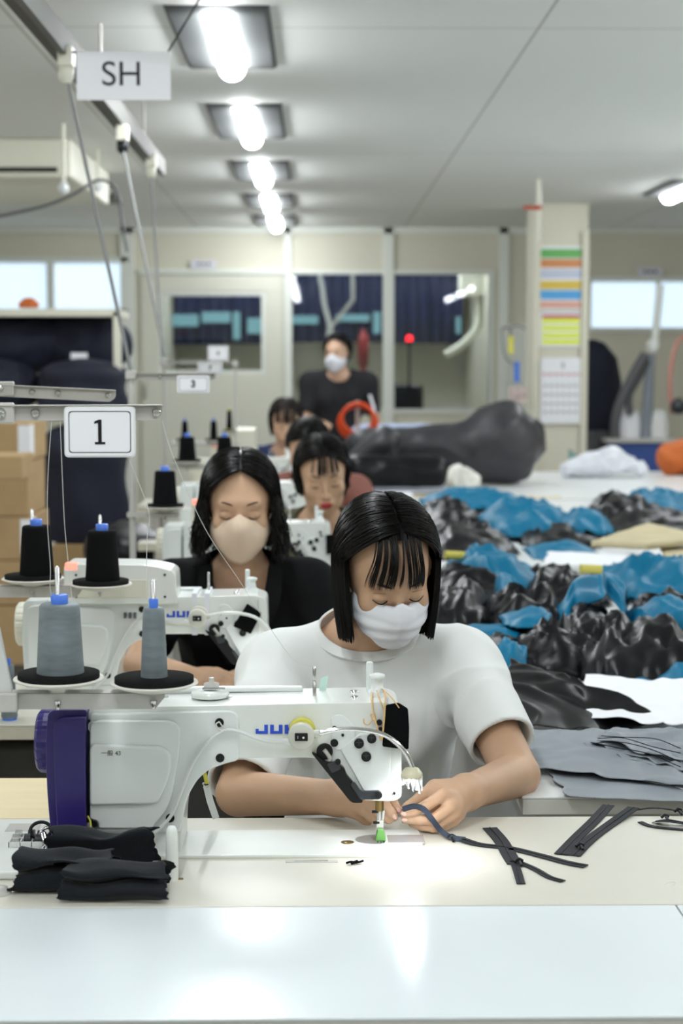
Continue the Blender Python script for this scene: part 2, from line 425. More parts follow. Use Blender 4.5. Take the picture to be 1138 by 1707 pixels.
curtain(655, 772, 440, 573, 'navy curtain seen through the right large window of the partition')
for r in ((283, 330, 524, 544), (336, 384, 520, 538), (388, 400, 520, 566), (412, 438, 530, 556), (487, 530, 526, 540), (560, 616, 524, 536), (622, 634, 520, 556), (760, 768, 528, 556)):
    x0, x1 = at(r[0], 500, 17.5)[0], at(r[1], 500, 17.5)[0]
    o = struct('window_%d' % wn, MB().box((x0, 17.5, at(524, r[3], 17.5)[2]), (x1, 17.52, at(524, r[2], 17.5)[2])), M['glowstrip']); wn += 1  # glowing cyan strips standing in front of the curtains
def single(name, mb, m, label, cat, group=None, **k): return tag(mb.build(name, m, **k), label, cat, group)
single('supply_hose', MB().tube(spline(pxs([(530, 380), (533, 455), (537, 480), (541, 510), (548, 535), (552, 560)], 16.2)), .022), M['wcable'], 'white corrugated hose hanging behind the middle window', 'hose')
single('support_arm', MB().tube(pxs([(586, 385), (588, 500), (548, 550), (545, 575)], 16.3), .02), M['grey'], 'grey jointed arm behind the middle window beside a white hose', 'arm')
single('fire_extinguisher', MB().lathe([(.001, 0), (.05, 0), (.052, .25), (.04, .30), (.015, .33), (.015, .36)], at(605, 610, 16.5)).cyl(at(605, 610, 16.5), (at(605, 610, 16.5).x, 16.5, 0), .03), mat('red_paint', (.35, .02, .03), .4), 'small dark red cylinder behind the middle window', 'fire extinguisher')
single('air_duct', MB().tube(spline(pxs([(800, 445), (798, 500), (795, 545), (770, 575), (742, 592)], 16.4)), .04, 14).box(tuple(at(768, 492, 16.3)), (at(808, 450, 16.3).x, 16.6, CH)), M['cream'], 'beige air duct bending down behind the right large window', 'duct')
t = thing('warning_lamp', 'small glowing red lamp behind the right large window', 'lamp', at(682, 575, 16))
MB().lathe([(.03, -.02), (.03, .02)], at(682, 572, 16)).cyl(at(682, 572, 16), (at(682, 572, 16).x, 16, 0), .012).build('lamp_post', M['black'], t)
MB().lathe([(.001, 0), (.026, .01), (.03, .03), (.02, .055), (.001, .06)], at(682, 570, 16)).build('lamp_dome', mat('red_dome', (1, .02, .02), .4, emit=1.5, ecol=(1, .01, .02)), t)
single('floor_machine', MB().box(tuple(at(640, 700, 16)), tuple(at(700, 640, 16.5))), M['black'], 'dark low machine seen at the foot of the right large window', 'machine', bevel=.03)
# fixture-like notices above the doors
def notice(px0, px1, py0, py1, Y, label, col, name='notice_plate', txt=None):
    t = thing(name, label, 'sign', at((px0+px1)/2, py1, Y)); a = at(px0, py1, Y); b = at(px1, py0, Y)
    MB().box((a[0], Y-.004, a[2]), (b[0], Y, b[2])).build('plate', mat('notice_'+label[:8], col, .5), t)
    m = MB(); 
    for i in range(3): x = a[0]+(b[0]-a[0])*(.25+.2*i); m.box((x, Y-.006, a[2]*.6+b[2]*.4), (x+(b[0]-a[0])*.12, Y-.004, a[2]*.3+b[2]*.7))
    m.build('marks', M['blackm'], t)
notice(318, 360, 434, 447, BY-.03, 'small white plate on the wall above the door panel', (.7, .7, .78))
notice(1062, 1104, 446, 461, BY-.03, 'small white plate above the right blind', (.72, .72, .78))
# door in the partition
dd = struct('door_1', d, mat('door_panel', (.66, .66, .57), .5), bevel=.003)
MB().cyl(at(242, 640, BY-.05), at(242, 665, BY-.05), .012).build('door_handle', M['steel'], dd)

# ---- column
pa, pb = at(887, 600, 12.7)[0], at(978, 600, 12.7)[0]
struct('wall_column', MB().box((pa, 12.7, 0), (pb, 13.1, CH)).box((pa, 12.66, 0), (pa+.05, 12.7, CH-.14)).box((pb-.05, 12.66, 0), (pb, 12.7, CH-.2)), M['wall'], bevel=.004)
Yq = 12.69
strips = [(415, 430, (.12, .42, .10), 'green'), (432, 446, (.60, .24, .08), 'orange'), (449, 464, (.50, .55, .68), 'pale grey'), (468, 482, (.65, .48, .06), 'mustard yellow'), (484, 499, (.08, .36, .72), 'blue'), (502, 514, (.68, .38, .30), 'pink')]
t = thing('safety_poster', 'laminated poster with green, orange, yellow and blue bands on the column', 'poster', at(936, 518, Yq))
def rect(m, x0, x1, y0, y1, Y, d=.003):
    a = at(x0, y1, Y); b = at(x1, y0, Y); return m.box((a[0], Y-d, a[2]), (b[0], Y, b[2]))
rect(MB(), 896, 974, 410, 518, Yq, .002).build('poster_sheet', M['paper'], t)
for y0, y1, c, nme in strips:
    rect(MB(), 900, 971, y0, y1, Yq-.003, .002).build('colour_band', mat('band_'+nme, c, .4), t)['label'] = nme+' band'
t = thing('notice_sheet', 'yellow lined notice with a red heading on the column', 'poster', at(933, 577, Yq))
rect(MB(), 899, 969, 521, 579, Yq, .002).build('notice_paper', M['paper'], t)
rect(MB(), 903, 966, 525, 530, Yq-.003, .002).build('heading_band', mat('band_red', (.5, .03, .06), .5), t)
m_ = MB()
for y in (531, 543, 555, 566): rect(m_, 903, 966, y, y+8, Yq-.003, .002)
m_.build('yellow_lines', mat('note_yellow', (.75, .85, .05), .5), t)
t = thing('wall_calendar', 'white monthly calendar hanging on the column below the yellow notice', 'calendar', at(936, 706, Yq))
rect(MB(), 900, 978, 596, 706, Yq-.01, .004).build('calendar_page', M['paper'], t)
m_ = MB()
for y in (641, 656, 671, 685):
    for x in range(906, 974, 10): rect(m_, x, x+5, y, y+4, Yq-.015, .001)
rect(m_, 936, 940, 604, 614, Yq-.015, .001); m_.build('dates', mat('print_grey', (.35, .35, .42), .6), t)
m_ = MB()
for x in range(904, 974, 10): rect(m_, x, x+6, 622, 626, Yq-.015, .001)
m_.build('weekday_row', mat('print_red', (.6, .25, .28), .6), t)
single('conduit_pipe', MB().cyl(at(898, 243, 11), at(898, 345, 11)+V((0, 0, 0)), .016).cyl(at(898, 345, 11), at(898, 400, 11), .012), M['cream'], 'cream pipe hanging from the ceiling in front of the column', 'pipe')
single('red_valve', MB().cyl(at(872, 346, 11), at(893, 346, 11), .012).cyl(at(893, 346, 11), at(902, 346, 11), .018), mat('valve_red', (.55, .06, .02), .4), 'small red lever on the cream pipe near the ceiling', 'valve')
# tools hanging left of the column
single('hanging_cutter', MB().cyl(at(851, 560, 12.6), at(851, 590, 12.6), .02), M['yellow'], 'yellow handled tool hanging on a cord left of the column', 'tool')
single('hanging_screwdriver', MB().cyl(at(861, 603, 12.6), at(861, 637, 12.6), .02), M['blue'], 'blue handled tool hanging left of the column', 'tool')
single('looped_cord', MB().tube(spline(pxs([(835, 550), (842, 546), (850, 548), (851, 560)], 12.6)), .006).tube(spline(pxs([(836, 550), (840, 590), (852, 605), (861, 604)], 12.6)), .005).tube(spline(pxs([(851, 546), (862, 543), (876, 548)], 12.6)), .005), M['rubber'], 'dark looped cord on the pale panel left of the column', 'cord')
single('tool_board', MB().box(tuple(at(830, 705, BY-.02)), tuple(at(880, 540, BY-.005))), M['wallframe'], 'pale panel behind the hanging tools left of the column', 'panel')
single('label_bag', MB().box(tuple(at(848, 672, 12.62)), tuple(at(878, 645, 12.66))), mat('pinkish', (.55, .45, .42), .6, var=.4, vscale=25), 'small patterned pouch hanging below the blue handled tool', 'pouch', bevel=.01)

# ---- ceiling luminaires
LX = [-.318, 2.38, -3.0, 5.0]
n_ = 0
def luminaire(x, y, label, grp):
    t = thing('ceiling_light', label, 'ceiling light', (x, y, CH-.05), grp)
    vs = []; L = .55 if y < 9 else .48
    for k, (hw, z) in enumerate(((.175, CH-.001), (.16, CH-.016))):
        vs += [(x-hw, y-L-(.03 if k == 0 else 0), z), (x+hw, y-L-(.03 if k == 0 else 0), z), (x+hw, y+L+(.03 if k == 0 else 0), z), (x-hw, y+L+(.03 if k == 0 else 0), z)]
    MB().add(vs, [(0, 1, 2, 3), (4, 5, 6, 7), (0, 1, 5, 4), (1, 2, 6, 5), (2, 3, 7, 6), (3, 0, 4, 7)]).build('housing', M['grey'] if 0 else mat('luminaire_grey', (.075, .08, .08), .7), t, bevel=.003)
    m_ = MB(); vs = []; fs = []; n = 10
    for j, yy in enumerate((y-L+.01, y-L+.015, y+L-.03, y+L-.01)):
        sc = .85 if j in (0, 3) else 1
        for i in range(n+1):
            a = math.pi*i/n; vs.append((x+.052*math.cos(a)*(.97 if sc < 1 else 1), yy, CH-.018-.05*math.sin(a)*sc))
    for j in range(3):
        for i in range(n): fs.append((j*(n+1)+i, j*(n+1)+i+1, (j+1)*(n+1)+i+1, (j+1)*(n+1)+i))
    fs += [tuple(range(n+1)), tuple(range(3*n+3, 4*n+4))]
    m_.add(vs, fs, True).build('diffuser', M['ledlit'], t)
ys = [6.25, 8.38, 10.5, 12.45, 14.2]
nm = ['nearest', 'second nearest', 'middle', 'second farthest', 'farthest']
for y, q in zip(ys, nm): luminaire(-.318, y, 'lit ceiling light, %s of the five in the row' % q, 'ceiling lights in the middle row')
luminaire(2.46, 11.5, 'lit ceiling light at the right edge of the frame', 'ceiling lights in the right row')
for x in (-.318, 2.46, -3.1):
    for y in (-1.2, 1.2, 3.6):
        luminaire(x, y, '%s row ceiling light %s, outside the frame' % ({-.318: 'middle', 2.46: 'right', -3.1: 'left'}[x], {-1.2: 'behind the camera', 1.2: 'above the white table', 3.6: 'above the second person'}[y]), None)
for x in (2.46, -3.1, 5.0):
    for y in (6.2, 8.8): luminaire(x, y, '%s row ceiling light %s, outside the frame' % ({2.46: 'right', -3.1: 'left', 5.0: 'far right'}[x], {6.2: 'beside the nearest visible one', 8.8: 'farther along the room'}[y]), None)
for x in (-.9, 1.0): luminaire(x, 16.3, 'unseen light added to brighten the glazed room, %s' % {-.9: 'left one', 1.0: 'right one'}[x], None)  # unseen lamps added to brighten the room behind the glass
# ---- ceiling fittings, left
t = thing('air_conditioner', 'cream ceiling air conditioner with a dark slot at the upper left', 'air conditioner', at(0, 280, 9))
MB().box(tuple(at(-160, 296, 9.0)), tuple(V((at(120, 280, 9)[0], 10.6, CH-.002)))).build('housing', M['cream'], t, bevel=.02)
a = at(-150, 286, 8.99); b = at(95, 279, 8.99); MB().box((a[0], 8.985, a[2]), (b[0], 9.005, b[2])).build('slot', M['black'], t)
single('air_vent', MB().box((at(85, 372, 12)[0], 12, CH-.025), (at(195, 372, 12)[0], 12.5, CH-.001)), mat('vent_dark', (.18, .17, .14), .6), 'narrow dark ceiling vent above the left window', 'vent')
def cable_post(px, py0, py1, Y, label):
    t = thing('hook_hanger', label, 'hanger', at(px, py1, Y))
    MB().cyl((at(px, py0, Y).x, Y, CH), at(px, py1-14, Y), .01).build('stem', M['cream'], t)
    MB().lathe([(.008, .03), (.02, .02), (.028, 0), (.02, -.02), (.008, -.03)], at(px, py1-7, Y)).build('clear_cap', mat('clear_cap', (.75, .78, .80), .15), t)
cable_post(106, 245, 320, 8.5, 'cream ceiling hanger with a clear cap, upper left')
cable_post(163, 300, 318, 9.5, 'small clear capped ceiling hanger beside the grey cable')
single('ceiling_cable', MB().tube(spline(pxs([(-60, 372), (60, 347), (120, 325), (165, 300), (195, 318), (204, 370), (212, 420)], 8.6)), .008), M['rubber'], 'grey cable looping below the ceiling at the upper left', 'cable')
# ---- ceiling power rail
hr = .9; RX = -.815*hr; RZ = 1.48+hr
t = thing('power_rail', 'long grey power track under the ceiling at the upper left', 'rail', (RX, 6, RZ))
MB().box((RX-.035, 3.0, RZ-.012), (RX+.0, 8.3, RZ+.05)).build('channel', mat('rail_dark', (.07, .065, .055), .5), t)
MB().box((RX, 3.0, RZ-.022), (RX+.022, 8.3, RZ+.055)).build('channel', mat('rail_light', (.15, .15, .14), .7), t, bevel=.003)
for y in (3.2, 4.5, 6.0, 7.5): MB().cyl((RX, y, RZ+.05), (RX, y, CH), .006).build('hanger_rod', M['grey'], t)
sup = [(110, 95, 5.05, (218, 618, 4.9), 'nearest'), (204, 222, 6.5, (274, 592, 6.1), 'middle'), (252, 268, 7.6, (270, 602, 7.2), 'farthest')]
for px, py, Y, e, q in sup:
    c = at(px, py, Y); t = thing('power_drop', 'grey cable with a plug hanging from the power track, %s of three' % q, 'cable', c, 'power drops on the track')
    MB().box((c[0]-.022, Y-.03, c[2]-.03), (c[0]+.022, Y+.03, c[2]+.03)).build('plug', M['cream'], t, bevel=.006)
    MB().lathe([(.012, -.075), (.022, -.06), (.022, -.03), (.018, -.028)], c).build('plug_neck', M['black'] if q == 'middle' else M['cream'], t)
    MB().tube([c-V((0, 0, .05)), at(*e)], .0055).build('cable', mat('cable_grey', (.22, .23, .23), .5), t)
# ---- SH sign
Ys = 5.0; a = at(128, 167, Ys); b = at(284, 86, Ys)
t = thing('hanging_sign', 'white hanging sign reading SH near the ceiling', 'sign', ((a[0]+b[0])/2, Ys, a[2]))
MB().box((a[0], Ys-.003, a[2]), (b[0], Ys, b[2])).build('board', M['paper'], t, bevel=.001)
textmesh('SH', .098, M['black'], 'lettering', t, ((a[0]+b[0])/2-.005, Ys-.004, (a[2]+b[2])/2+.002), width=.108)
MB().tube([at(281, 85, Ys), at(334, -4, Ys-.2)], .003).build('hanging_cord', M['black'], t)
MB().tube([at(128, 88, Ys), at(118, 86, Ys+.04)], .004).build('hanging_cord', M['black'], t)

# ================================================================ LEFT STORAGE
def sdf_obj(name, fn, lo, hi, h, m, label=None, cat=None, parent=None, group=None, disp=None, relaxn=1):
    g = Grid(lo, hi, h); fn(g); co, f = g.surf(); co = relax(co, f, relaxn)
    o = npmesh(name, co, f, [m], parent, disp=disp); return tag(o, label, cat, group)
def nz(sc, amp, seed=0, st=(1, 1, 1)):
    return lambda p: amp*noise.fractal(Vector((p[0]*sc*st[0]+seed, p[1]*sc*st[1], p[2]*sc*st[2])), 1, 2, 3)
def ridge(sc, amp, seed=0, st=(1, 1, 1)):
    def fn(p):
        q = Vector((p[0]*sc*st[0]+seed, p[1]*sc*st[1], p[2]*sc*st[2])); q += noise.noise_vector(q*.7)*.8
        return amp*(1-2.2*abs(noise.noise(q)))
    return fn
# rack
t = thing('storage_rack', 'cream metal storage rack holding dark fabric rolls at the left', 'rack', at(100, 900, 9.4))
Yr = 9.4
for px in (196, -330):
    x = at(px, 600, Yr)[0]; MB().box((x-.02, Yr-.02, 0), (x+.02, Yr+.02, at(0, 520, Yr)[2])).build('post', M['cream'], t)
for py in (515, 912):
    a = at(-330, py+12, Yr); b = at(198, py, Yr); MB().box((a[0], Yr-.02, a[2]), (b[0], Yr+.5, b[2])).build('shelf', M['cream'], t)
def blob(label, px, py, Y, rx, ry, rz, name='fabric_roll', cat='fabric', m='navy', grp='dark fabric rolls on the rack', amp=.02):
    c = at(px, py, Y)
    return sdf_obj(name, lambda g: (g.ell(c, (rx, ry, rz)),), c-V((rx+.06, ry+.06, rz+.06)), c+V((rx+.06, ry+.06, rz+.06)), .025, M[m], label, cat, None, grp, ridge(7, amp, px))
blob('dark navy fabric bundle at the top left of the rack', 30, 575, 9.7, .3, .2, .16)
blob('dark navy fabric bundle topmost beside the rack post', 130, 575, 9.75, .3, .2, .18)
blob('dark navy fabric bale under the left bundle, cut by the frame', -10, 645, 9.5, .26, .25, .14)
def roll(px0, px1, py0, py1, Y, label, grp='dark fabric rolls on the rack', rd=.3, m='navy'):
    a = at(px0, py1, Y); b = at(px1, py0, Y); c = (a+b)/2; hw = (b[0]-a[0])/2; hh = (b[2]-a[2])/2
    m_ = MB(); prof = []
    n = 14
    for i in range(n+1):
        u = i/n; z = a[2]+(b[2]-a[2])*u; r = hw*(1 if u < .7 else math.sqrt(max(.02, 1-((u-.7)/.3)**2)))*(.97+.03*math.sin(u*9)); prof.append((r, z-a[2]))
    m_.lathe(prof, (c[0], Y+hw, a[2]), n=32, mod=lambda an, i: 1+.03*math.sin(an*5+i*.6))
    return single('fabric_roll', m_, M[m], label, 'fabric', grp)
roll(50, 206, 597, 700, 9.2, 'round topped navy fabric bale with a small white tag on it')
roll(48, 206, 702, 905, 9.1, 'tall navy fabric bale hanging to the lower shelf at the left')
single('paper_tag', MB().box(tuple(at(118, 604, 9.42)), tuple(at(146, 588, 9.47))), M['paper'], 'small white tag on the round navy bale', 'tag')
single('orange_bundle', MB().lathe([(.05, 0), (.06, .02), (.03, .05), (.01, .055)], at(48, 513, 9.5)), M['orangec'], 'small orange object on top of the left rack', 'bundle')
# cardboard boxes
def carton(px0, px1, py0, py1, Y, d, label, strip=False):
    a = at(px0, py1, Y); b = at(px1, py0, Y)
    t = thing('cardboard_box', label, 'box', ((a[0]+b[0])/2, Y+d/2, a[2]), 'cardboard boxes at the left')
    MB().box((a[0], Y, a[2]), (b[0], Y+d, b[2])).build('carton', M['card'], t, bevel=.006)
    if strip: MB().box((b[0]-.05, Y-.004, a[2]+.03), (b[0]+.006, Y+.1, b[2]-.01)).build('paper_label', M['paper'], t)
YB = 7.8
for i, (x1, y0, y1, q) in enumerate(((48, 705, 770, 'topmost'), (50, 770, 862, 'second from top'), (52, 862, 935, 'third from top'), (52, 935, 1010, 'second from bottom'), (52, 1010, 1110, 'lowest'))):
    carton(-160, x1-(4 if i % 2 else 0), y0, y1-1, YB, .5, 'brown cardboard box in the left stack, '+q, i in (0, 2))
carton(-30, 36, 760, 800, 7.2, .3, 'small brown cardboard box in front of the left stack, upper one')
carton(88, 195, 908, 960, 9.1, .5, 'brown cardboard box under the tall navy bale')
blob('dark navy cloth heap on the floor side of the pole', 218, 915, 6.8, .18, .2, .10, 'cloth_heap', 'cloth', 'bnylon', 'dark cloths behind the second machine')
# ================================================================ TABLES
def table(name, x0, x1, y0, y1, label, top=M['table'], edge=M['tableedge'], z=TZ, th=.03, legs=True, group=None, bev=.004, body=None):
    t = thing(name, label, 'table', ((x0+x1)/2, (y0+y1)/2, 0), group)
    MB().box((x0, y0, z-.004), (x1, y1, z)).build('table_top', top, t, bevel=.0015)
    MB().box((x0+.001, y0+.001, z-th), (x1-.001, y1-.001, z-.004)).build('top_edge', edge, t, bevel=.002)
    if body: MB().box((x0+.03, y0+.04, 0), (x1-.03, y1-.04, z-th)).build('cabinet_body', body, t)
    else:
        for lx in (x0+.08, x1-.08):
            for ly in (y0+.06, y1-.06): MB().box((lx-.02, ly-.02, 0), (lx+.02, ly+.02, z-th)).build('leg', M['grey'], t, bevel=.003)
    return t
table('work_table', -1.4, onz(1119, 1499, TZ).x, 1.768, 2.142, 'glossy white table nearest the camera', M['wtable'], mat('white_edge', (.62, .62, .58), .5), group=None)
table('work_table', onz(1119, 1499, TZ).x+.0022, 1.6, 1.768, 2.142, 'white table end beyond the thin seam at the lower right corner', M['wtable'], mat('white_edge', (.62, .62, .58), .5))
table('sewing_table', -.9, .78, 2.145, 2.572, 'beige sewing table carrying the front machine and zip tapes', bev=.004)
single('side_board', MB().box((-1.2, 2.576, TZ-.03), (-.30, 2.83, TZ)).box((-1.1, 2.6, 0), (-1.06, 2.64, TZ-.03)).box((-.36, 2.6, 0), (-.33, 2.64, TZ-.03)), M['wood'], 'pale wooden board table behind the purple cover', 'table', bevel=.002)
ST = [(0, 0), (-.22, 1.1), (-.074, 2.675), (-.158, 4.375), (-.22, 6.075)]
qn = ['front', 'second', 'third', 'fourth', 'fifth']
for k in range(1, 5):
    yk = ST[k][1]
    table('sewing_table', -1.5 if k == 1 else at(232, 600, 2.3+yk).x, .26, 2.15+yk, 2.57+yk, ['', 'beige table under the second machine, in front of the black jacket', 'table under the third machine in front of the olive shirt', 'table under the fourth machine in front of the rust shirt', 'farthest sewing table in front of the navy shirt'][k])
table('cutting_table', .333, 3.2, 2.69, 8.55, 'long white work table carrying the black and teal fabric', mat('cutting_white', (.78, .80, .80), .3), mat('white_edge', (.62, .62, .58), .5), body=mat('table_body', (.50, .50, .48), .5))
table('cutting_table', .2, 4.2, 8.6, 10.75, 'far white work table under the grey sheet', mat('cutting_white', (.78, .80, .80), .3), M['tableedge'], body=mat('table_body', (.50, .50, .48), .5))
t = thing('under_table_panel', 'dark panel added to darken the space under the second table, with grey box', 'motor', (-.75, 3.45, 0))
MB().box((-1.35, 3.36, .30), (-.15, 3.55, TZ-.06)).build('housing', mat('under_table_dark', (.045, .043, .040), .6), t, bevel=.02)  # dark panel added so the gap below this table stays dark
MB().box((-1.0, 3.42, 0), (-.94, 3.5, .3)).box((-.5, 3.42, 0), (-.44, 3.5, .3)).build('support', M['grey'], t, bevel=.004)
MB().box((-.92, 3.33, .50), (-.66, 3.37, .68)).build('control_box', M['grey'], t, bevel=.008)
# cables below the second table
m_ = MB()
for i in range(4): m_.tube(spline(pxs([(20+i*9, 1245), (26+i*8, 1270), (38+i*5-i*10, 1300), (30+i*9, 1360)], 3.4)), .006)
single('cable_bundle', m_, M['rubber'], 'dark cables hanging below the second table at the left', 'cables')

# ================================================================ SEWING MACHINE
YF = 2.375; YR = 2.487
def Q(l, Y=YF): return [at(x, y, Y) for x, y in l]
def fillet(pts, r, n=5):
    out = []; k = len(pts)
    for i in range(k):
        p, a, b = pts[i], pts[i-1], pts[(i+1) % k]; rr = r[i] if hasattr(r, '__len__') else r
        da, db = a-p, b-p; l = min(rr, da.length*.48, db.length*.48)
        if l < 1e-5: out.append(p); continue
        s, e = p+da.normalized()*l, p+db.normalized()*l
        for j in range(n+1):
            u = j/n; out.append(s*(1-u)**2+p*2*u*(1-u)+e*u*u)
    return out
def machine(k, label, wheel, cover, panel=False, detail=True):
    global OFF
    OFF = Vector((ST[k][0], ST[k][1], 0))
    c = at(400, 1425, 2.43); t = thing('sewing_machine', label, 'sewing machine', V((-.1, 2.43, TZ))+OFF)
    W = M['white']
    # bed
    a, b, c2, d = onz(150, 1430, TZ), onz(708, 1430, TZ), onz(698, 1388, TZ), onz(170, 1388, TZ)
    bp = fillet([V((a.x, 2.357, 0)), V((b.x, 2.357, 0)), V((b.x, 2.486, 0)), V((a.x, 2.486, 0))], [.002, .02, .012, .002])
    MB().slab(bp, TZ-.01, TZ+.005).build('bed', W, t, bevel=.002)
    e = MB(); e.slab([p+(V((p.x-(-.05), p.y-2.42, 0)).normalized()*.0018) for p in bp], TZ-.01, TZ+.0012); e.build('bed_gap', M['tableedge'], t)
    # body outline: pillar, arm, head
    body = fillet(Q([(147, 1180), (400, 1175), (640, 1170), (668, 1178), (669, 1262), (669, 1330), (655, 1336), (604, 1334), (585, 1318), (546, 1268), (518, 1263), (392, 1264), (352, 1276), (328, 1296), (312, 1325), (304, 1365), (302, 1428), (147, 1428)]),
                  [.008, 0, .01, .012, 0, .01, .006, .006, .01, .012, .01, .01, .02, .02, .02, .02, .002, .002])
    MB().prism(body, YF, YR).build('body', W, t, bevel=.0065, seg=4)
    armc = fillet(Q([(150, 1190), (385, 1184), (398, 1192), (398, 1268), (380, 1272), (350, 1282), (330, 1298), (312, 1328), (303, 1372), (300, 1388), (150, 1388)], YF-.004), [.006, .006, .01, .01, .01, .01, .02, .02, .01, .006, .006])
    MB().prism(armc, YF-.005, YF+.01).build('arm_cover', M['whitesh'], t, bevel=.003)
    mc = fillet(Q([(149, 1208), (164, 1202), (286, 1203), (300, 1212), (298, 1262), (282, 1345), (256, 1376), (254, 1382), (164, 1382), (162, 1370), (149, 1366)], YF-.016), [.01, .01, .015, .015, .03, .02, .004, .003, .003, .003, .003])
    MB().prism(mc, YF-.014, YF-.003).build('motor_cover', M['whitesh'], t, bevel=.005, seg=4)
    mc2 = fillet(Q([(149, 1240), (270, 1245), (284, 1255), (284, 1290), (272, 1320), (262, 1341), (149, 1343)], YF-.02), [.01, .015, .02, .02, .02, .012, .006])
    MB().prism(mc2, YF-.021, YF-.012).build('motor_cover_panel', M['whitesh'], t, bevel=.006, seg=4)
    # pillar foot plate with cast lettering
    MB().prism(fillet(Q([(198, 1383), (222, 1383), (222, 1402), (198, 1402)]), .003), YF-.0015, YF+.002).build('foot_pad', W, t, bevel=.001)
    MB().cyl(at(209, 1387, YF-.004), at(209, 1387, YF), .0025).build('screw', M['black'], t)
    # blue letters J U K I
    def letters(x0, y0, x1, y1, Y, nm, m, dep=.0012):
        hh = y1-y0; q = []; ww = (x1-x0)/4.35; s_ = ww*.30; m_ = MB()
        def R(a0, b0, a1, b1): p = Q([(x0+a0, y0+b0), (x0+a1, y0+b0), (x0+a1, y0+b1), (x0+a0, y0+b1)], Y); m_.prism(p, Y-dep, Y+.001)
        bt = hh*.3
        R(ww-s_, 0, ww, hh); R(0, hh-bt, ww-s_, hh); R(0, hh*.45, s_*.8, hh-bt)
        o = ww*1.18; R(o, 0, o+s_, hh); R(o+s_, hh-bt, o+ww-s_, hh); R(o+ww-s_, 0, o+ww, hh)
        o = ww*2.36; R(o, 0, o+s_, hh); m_.prism(Q([(x0+o+s_, y0+hh*.35), (x0+o+ww*.7, y0), (x0+o+ww, y0), (x0+o+ww*.55, y0+hh*.5), (x0+o+ww, y0+hh), (x0+o+ww*.7, y0+hh), (x0+o+s_, y0+hh*.65)], Y), Y-dep, Y+.001)
        o = ww*3.54; R(o, 0, o+s_, hh)
        m_.build(nm, m, t)
    letters(426, 1208, 515, 1223, YF, 'logo', M['logo'])
    letters(188, 1413, 254, 1424, YF, 'cast_lettering', W, .001)
    # screws on covers
    for x, y in ((155, 1210), (232, 1207), (366, 1203), (367, 1262), (284, 1362)):
        MB().lathe([(.0062, -.0065), (.0062, .003)], (at(x, y, YF)), axis='Y', n=20).build('screw', M['black'], t, bevel=.001)
        if y < 1212 and x < 300: MB().prism(fillet(Q([(x-8, y-6), (x+8, y-6), (x+9, y+8), (x, y+13), (x-9, y+8)], YF-.01), .004), YF-.0085, YF-.004).build('screw_recess', W, t, bevel=.0005)
    for x, y, r in ((158, 1370, .005),): MB().lathe([(r, -.012), (r, .003)], at(x, y, YF-.008), axis='Y', n=16).build('screw', M['black'], t)
    # label
    textmesh('一般 43', .0085, M['blackm'], 'label_text', t, at(185, 1256, YF-.0225), ext=.0001)
    a_ = at(162, 1264, YF-.0215); b_ = at(203, 1247, YF-.0215); MB().box((a_[0], YF-.0216, a_[2]), (b_[0], YF-.0212, b_[2])).build('paper_label', M['white'], t)
    # head: face plate, raised panel, screws, thread guides
    hp = fillet(Q([(552, 1196), (566, 1190), (640, 1232), (655, 1248), (655, 1300), (612, 1318), (584, 1276), (556, 1256), (552, 1240)], YF-.003), [.006, .01, .01, .01, .004, .004, .01, .01, .006])
    MB().prism(fillet(Q([(552, 1192), (572, 1190), (592, 1212), (592, 1250), (558, 1250), (552, 1240)]), .008), YF-.0025, YF+.004).build('tension_plate', M['whitesh'], t, bevel=.0015)
    MB().prism(fillet(Q([(566, 1248), (600, 1222), (640, 1224), (652, 1240), (650, 1300), (628, 1318), (606, 1320), (590, 1290)], YF-.003), .006), YF-.004, YF+.004).build('face_panel', M['whitesh'], t, bevel=.002)
    MB().prism(fillet(Q([(646, 1180), (648, 1180), (648, 1332), (646, 1332)]), 0), YF-.0006, YF+.001).build('face_seam', M['grey'], t)
    for x, y, r, b in ((557, 1214, .0035, 1), (571, 1225, .002, 1), (557, 1238, .0055, 1), (598, 1238, .007, 0), (610, 1260, .007, 0), (619, 1230, .0066, 0), (632, 1204, .004, 1), (634, 1216, .0035, 1), (657, 1322, .002, 1)):
        o = MB().lathe([(r, -.003 if b else -.007), (r, .003)], at(x, y, YF-.002), axis='Y', n=24).build('screw', M['black'], t, bevel=.0008)
        if not b:
            o2 = at(x, y, YF-.0095); m_ = MB(); m_.box((o2.x-r*.6, o2.y, o2.z-.0007), (o2.x+r*.6, o2.y+.001, o2.z+.0007)).box((o2.x-.0007, o2.y, o2.z-r*.6), (o2.x+.0007, o2.y+.001, o2.z+r*.6)); m_.build('cross_slot', M['blackm'], o)
    # cable grommet and guard
    MB().lathe([(.0085, -.004), (.0115, -.004), (.0115, .002)], at(541, 1252, YF), axis='Y', n=28).build('grommet', M['black'], t, bevel=.001)
    MB().tube(spline(pxs([(540, 1250), (545, 1256), (550, 1264), (549, 1268)], YF-.008)), .003).build('lead', M['grey'], t)
    g1 = fillet(Q([(519, 1254), (528, 1258), (546, 1272), (560, 1270), (574, 1280), (577, 1291), (590, 1305), (592, 1318), (604, 1322), (604, 1337), (588, 1337), (582, 1333)], YF-.006), [.002, .004, .004, .004, .004, .006, .006, .006, .003, .003, .003, .003])
    MB().prism(g1, YF-.011, YF+.004).build('needle_guard', M['black'], t, bevel=.0015)
    g2 = fillet(Q([(583, 1306), (590, 1302), (602, 1318), (632, 1317), (637, 1321), (637, 1328), (632, 1332), (600, 1332)], YF-.011), [.003, .003, .004, .004, .004, .004, .004, .003])
    o = MB().prism(g2, YF-.016, YF-.009).build('guard_bracket', M['blackm'], t, bevel=.0015)
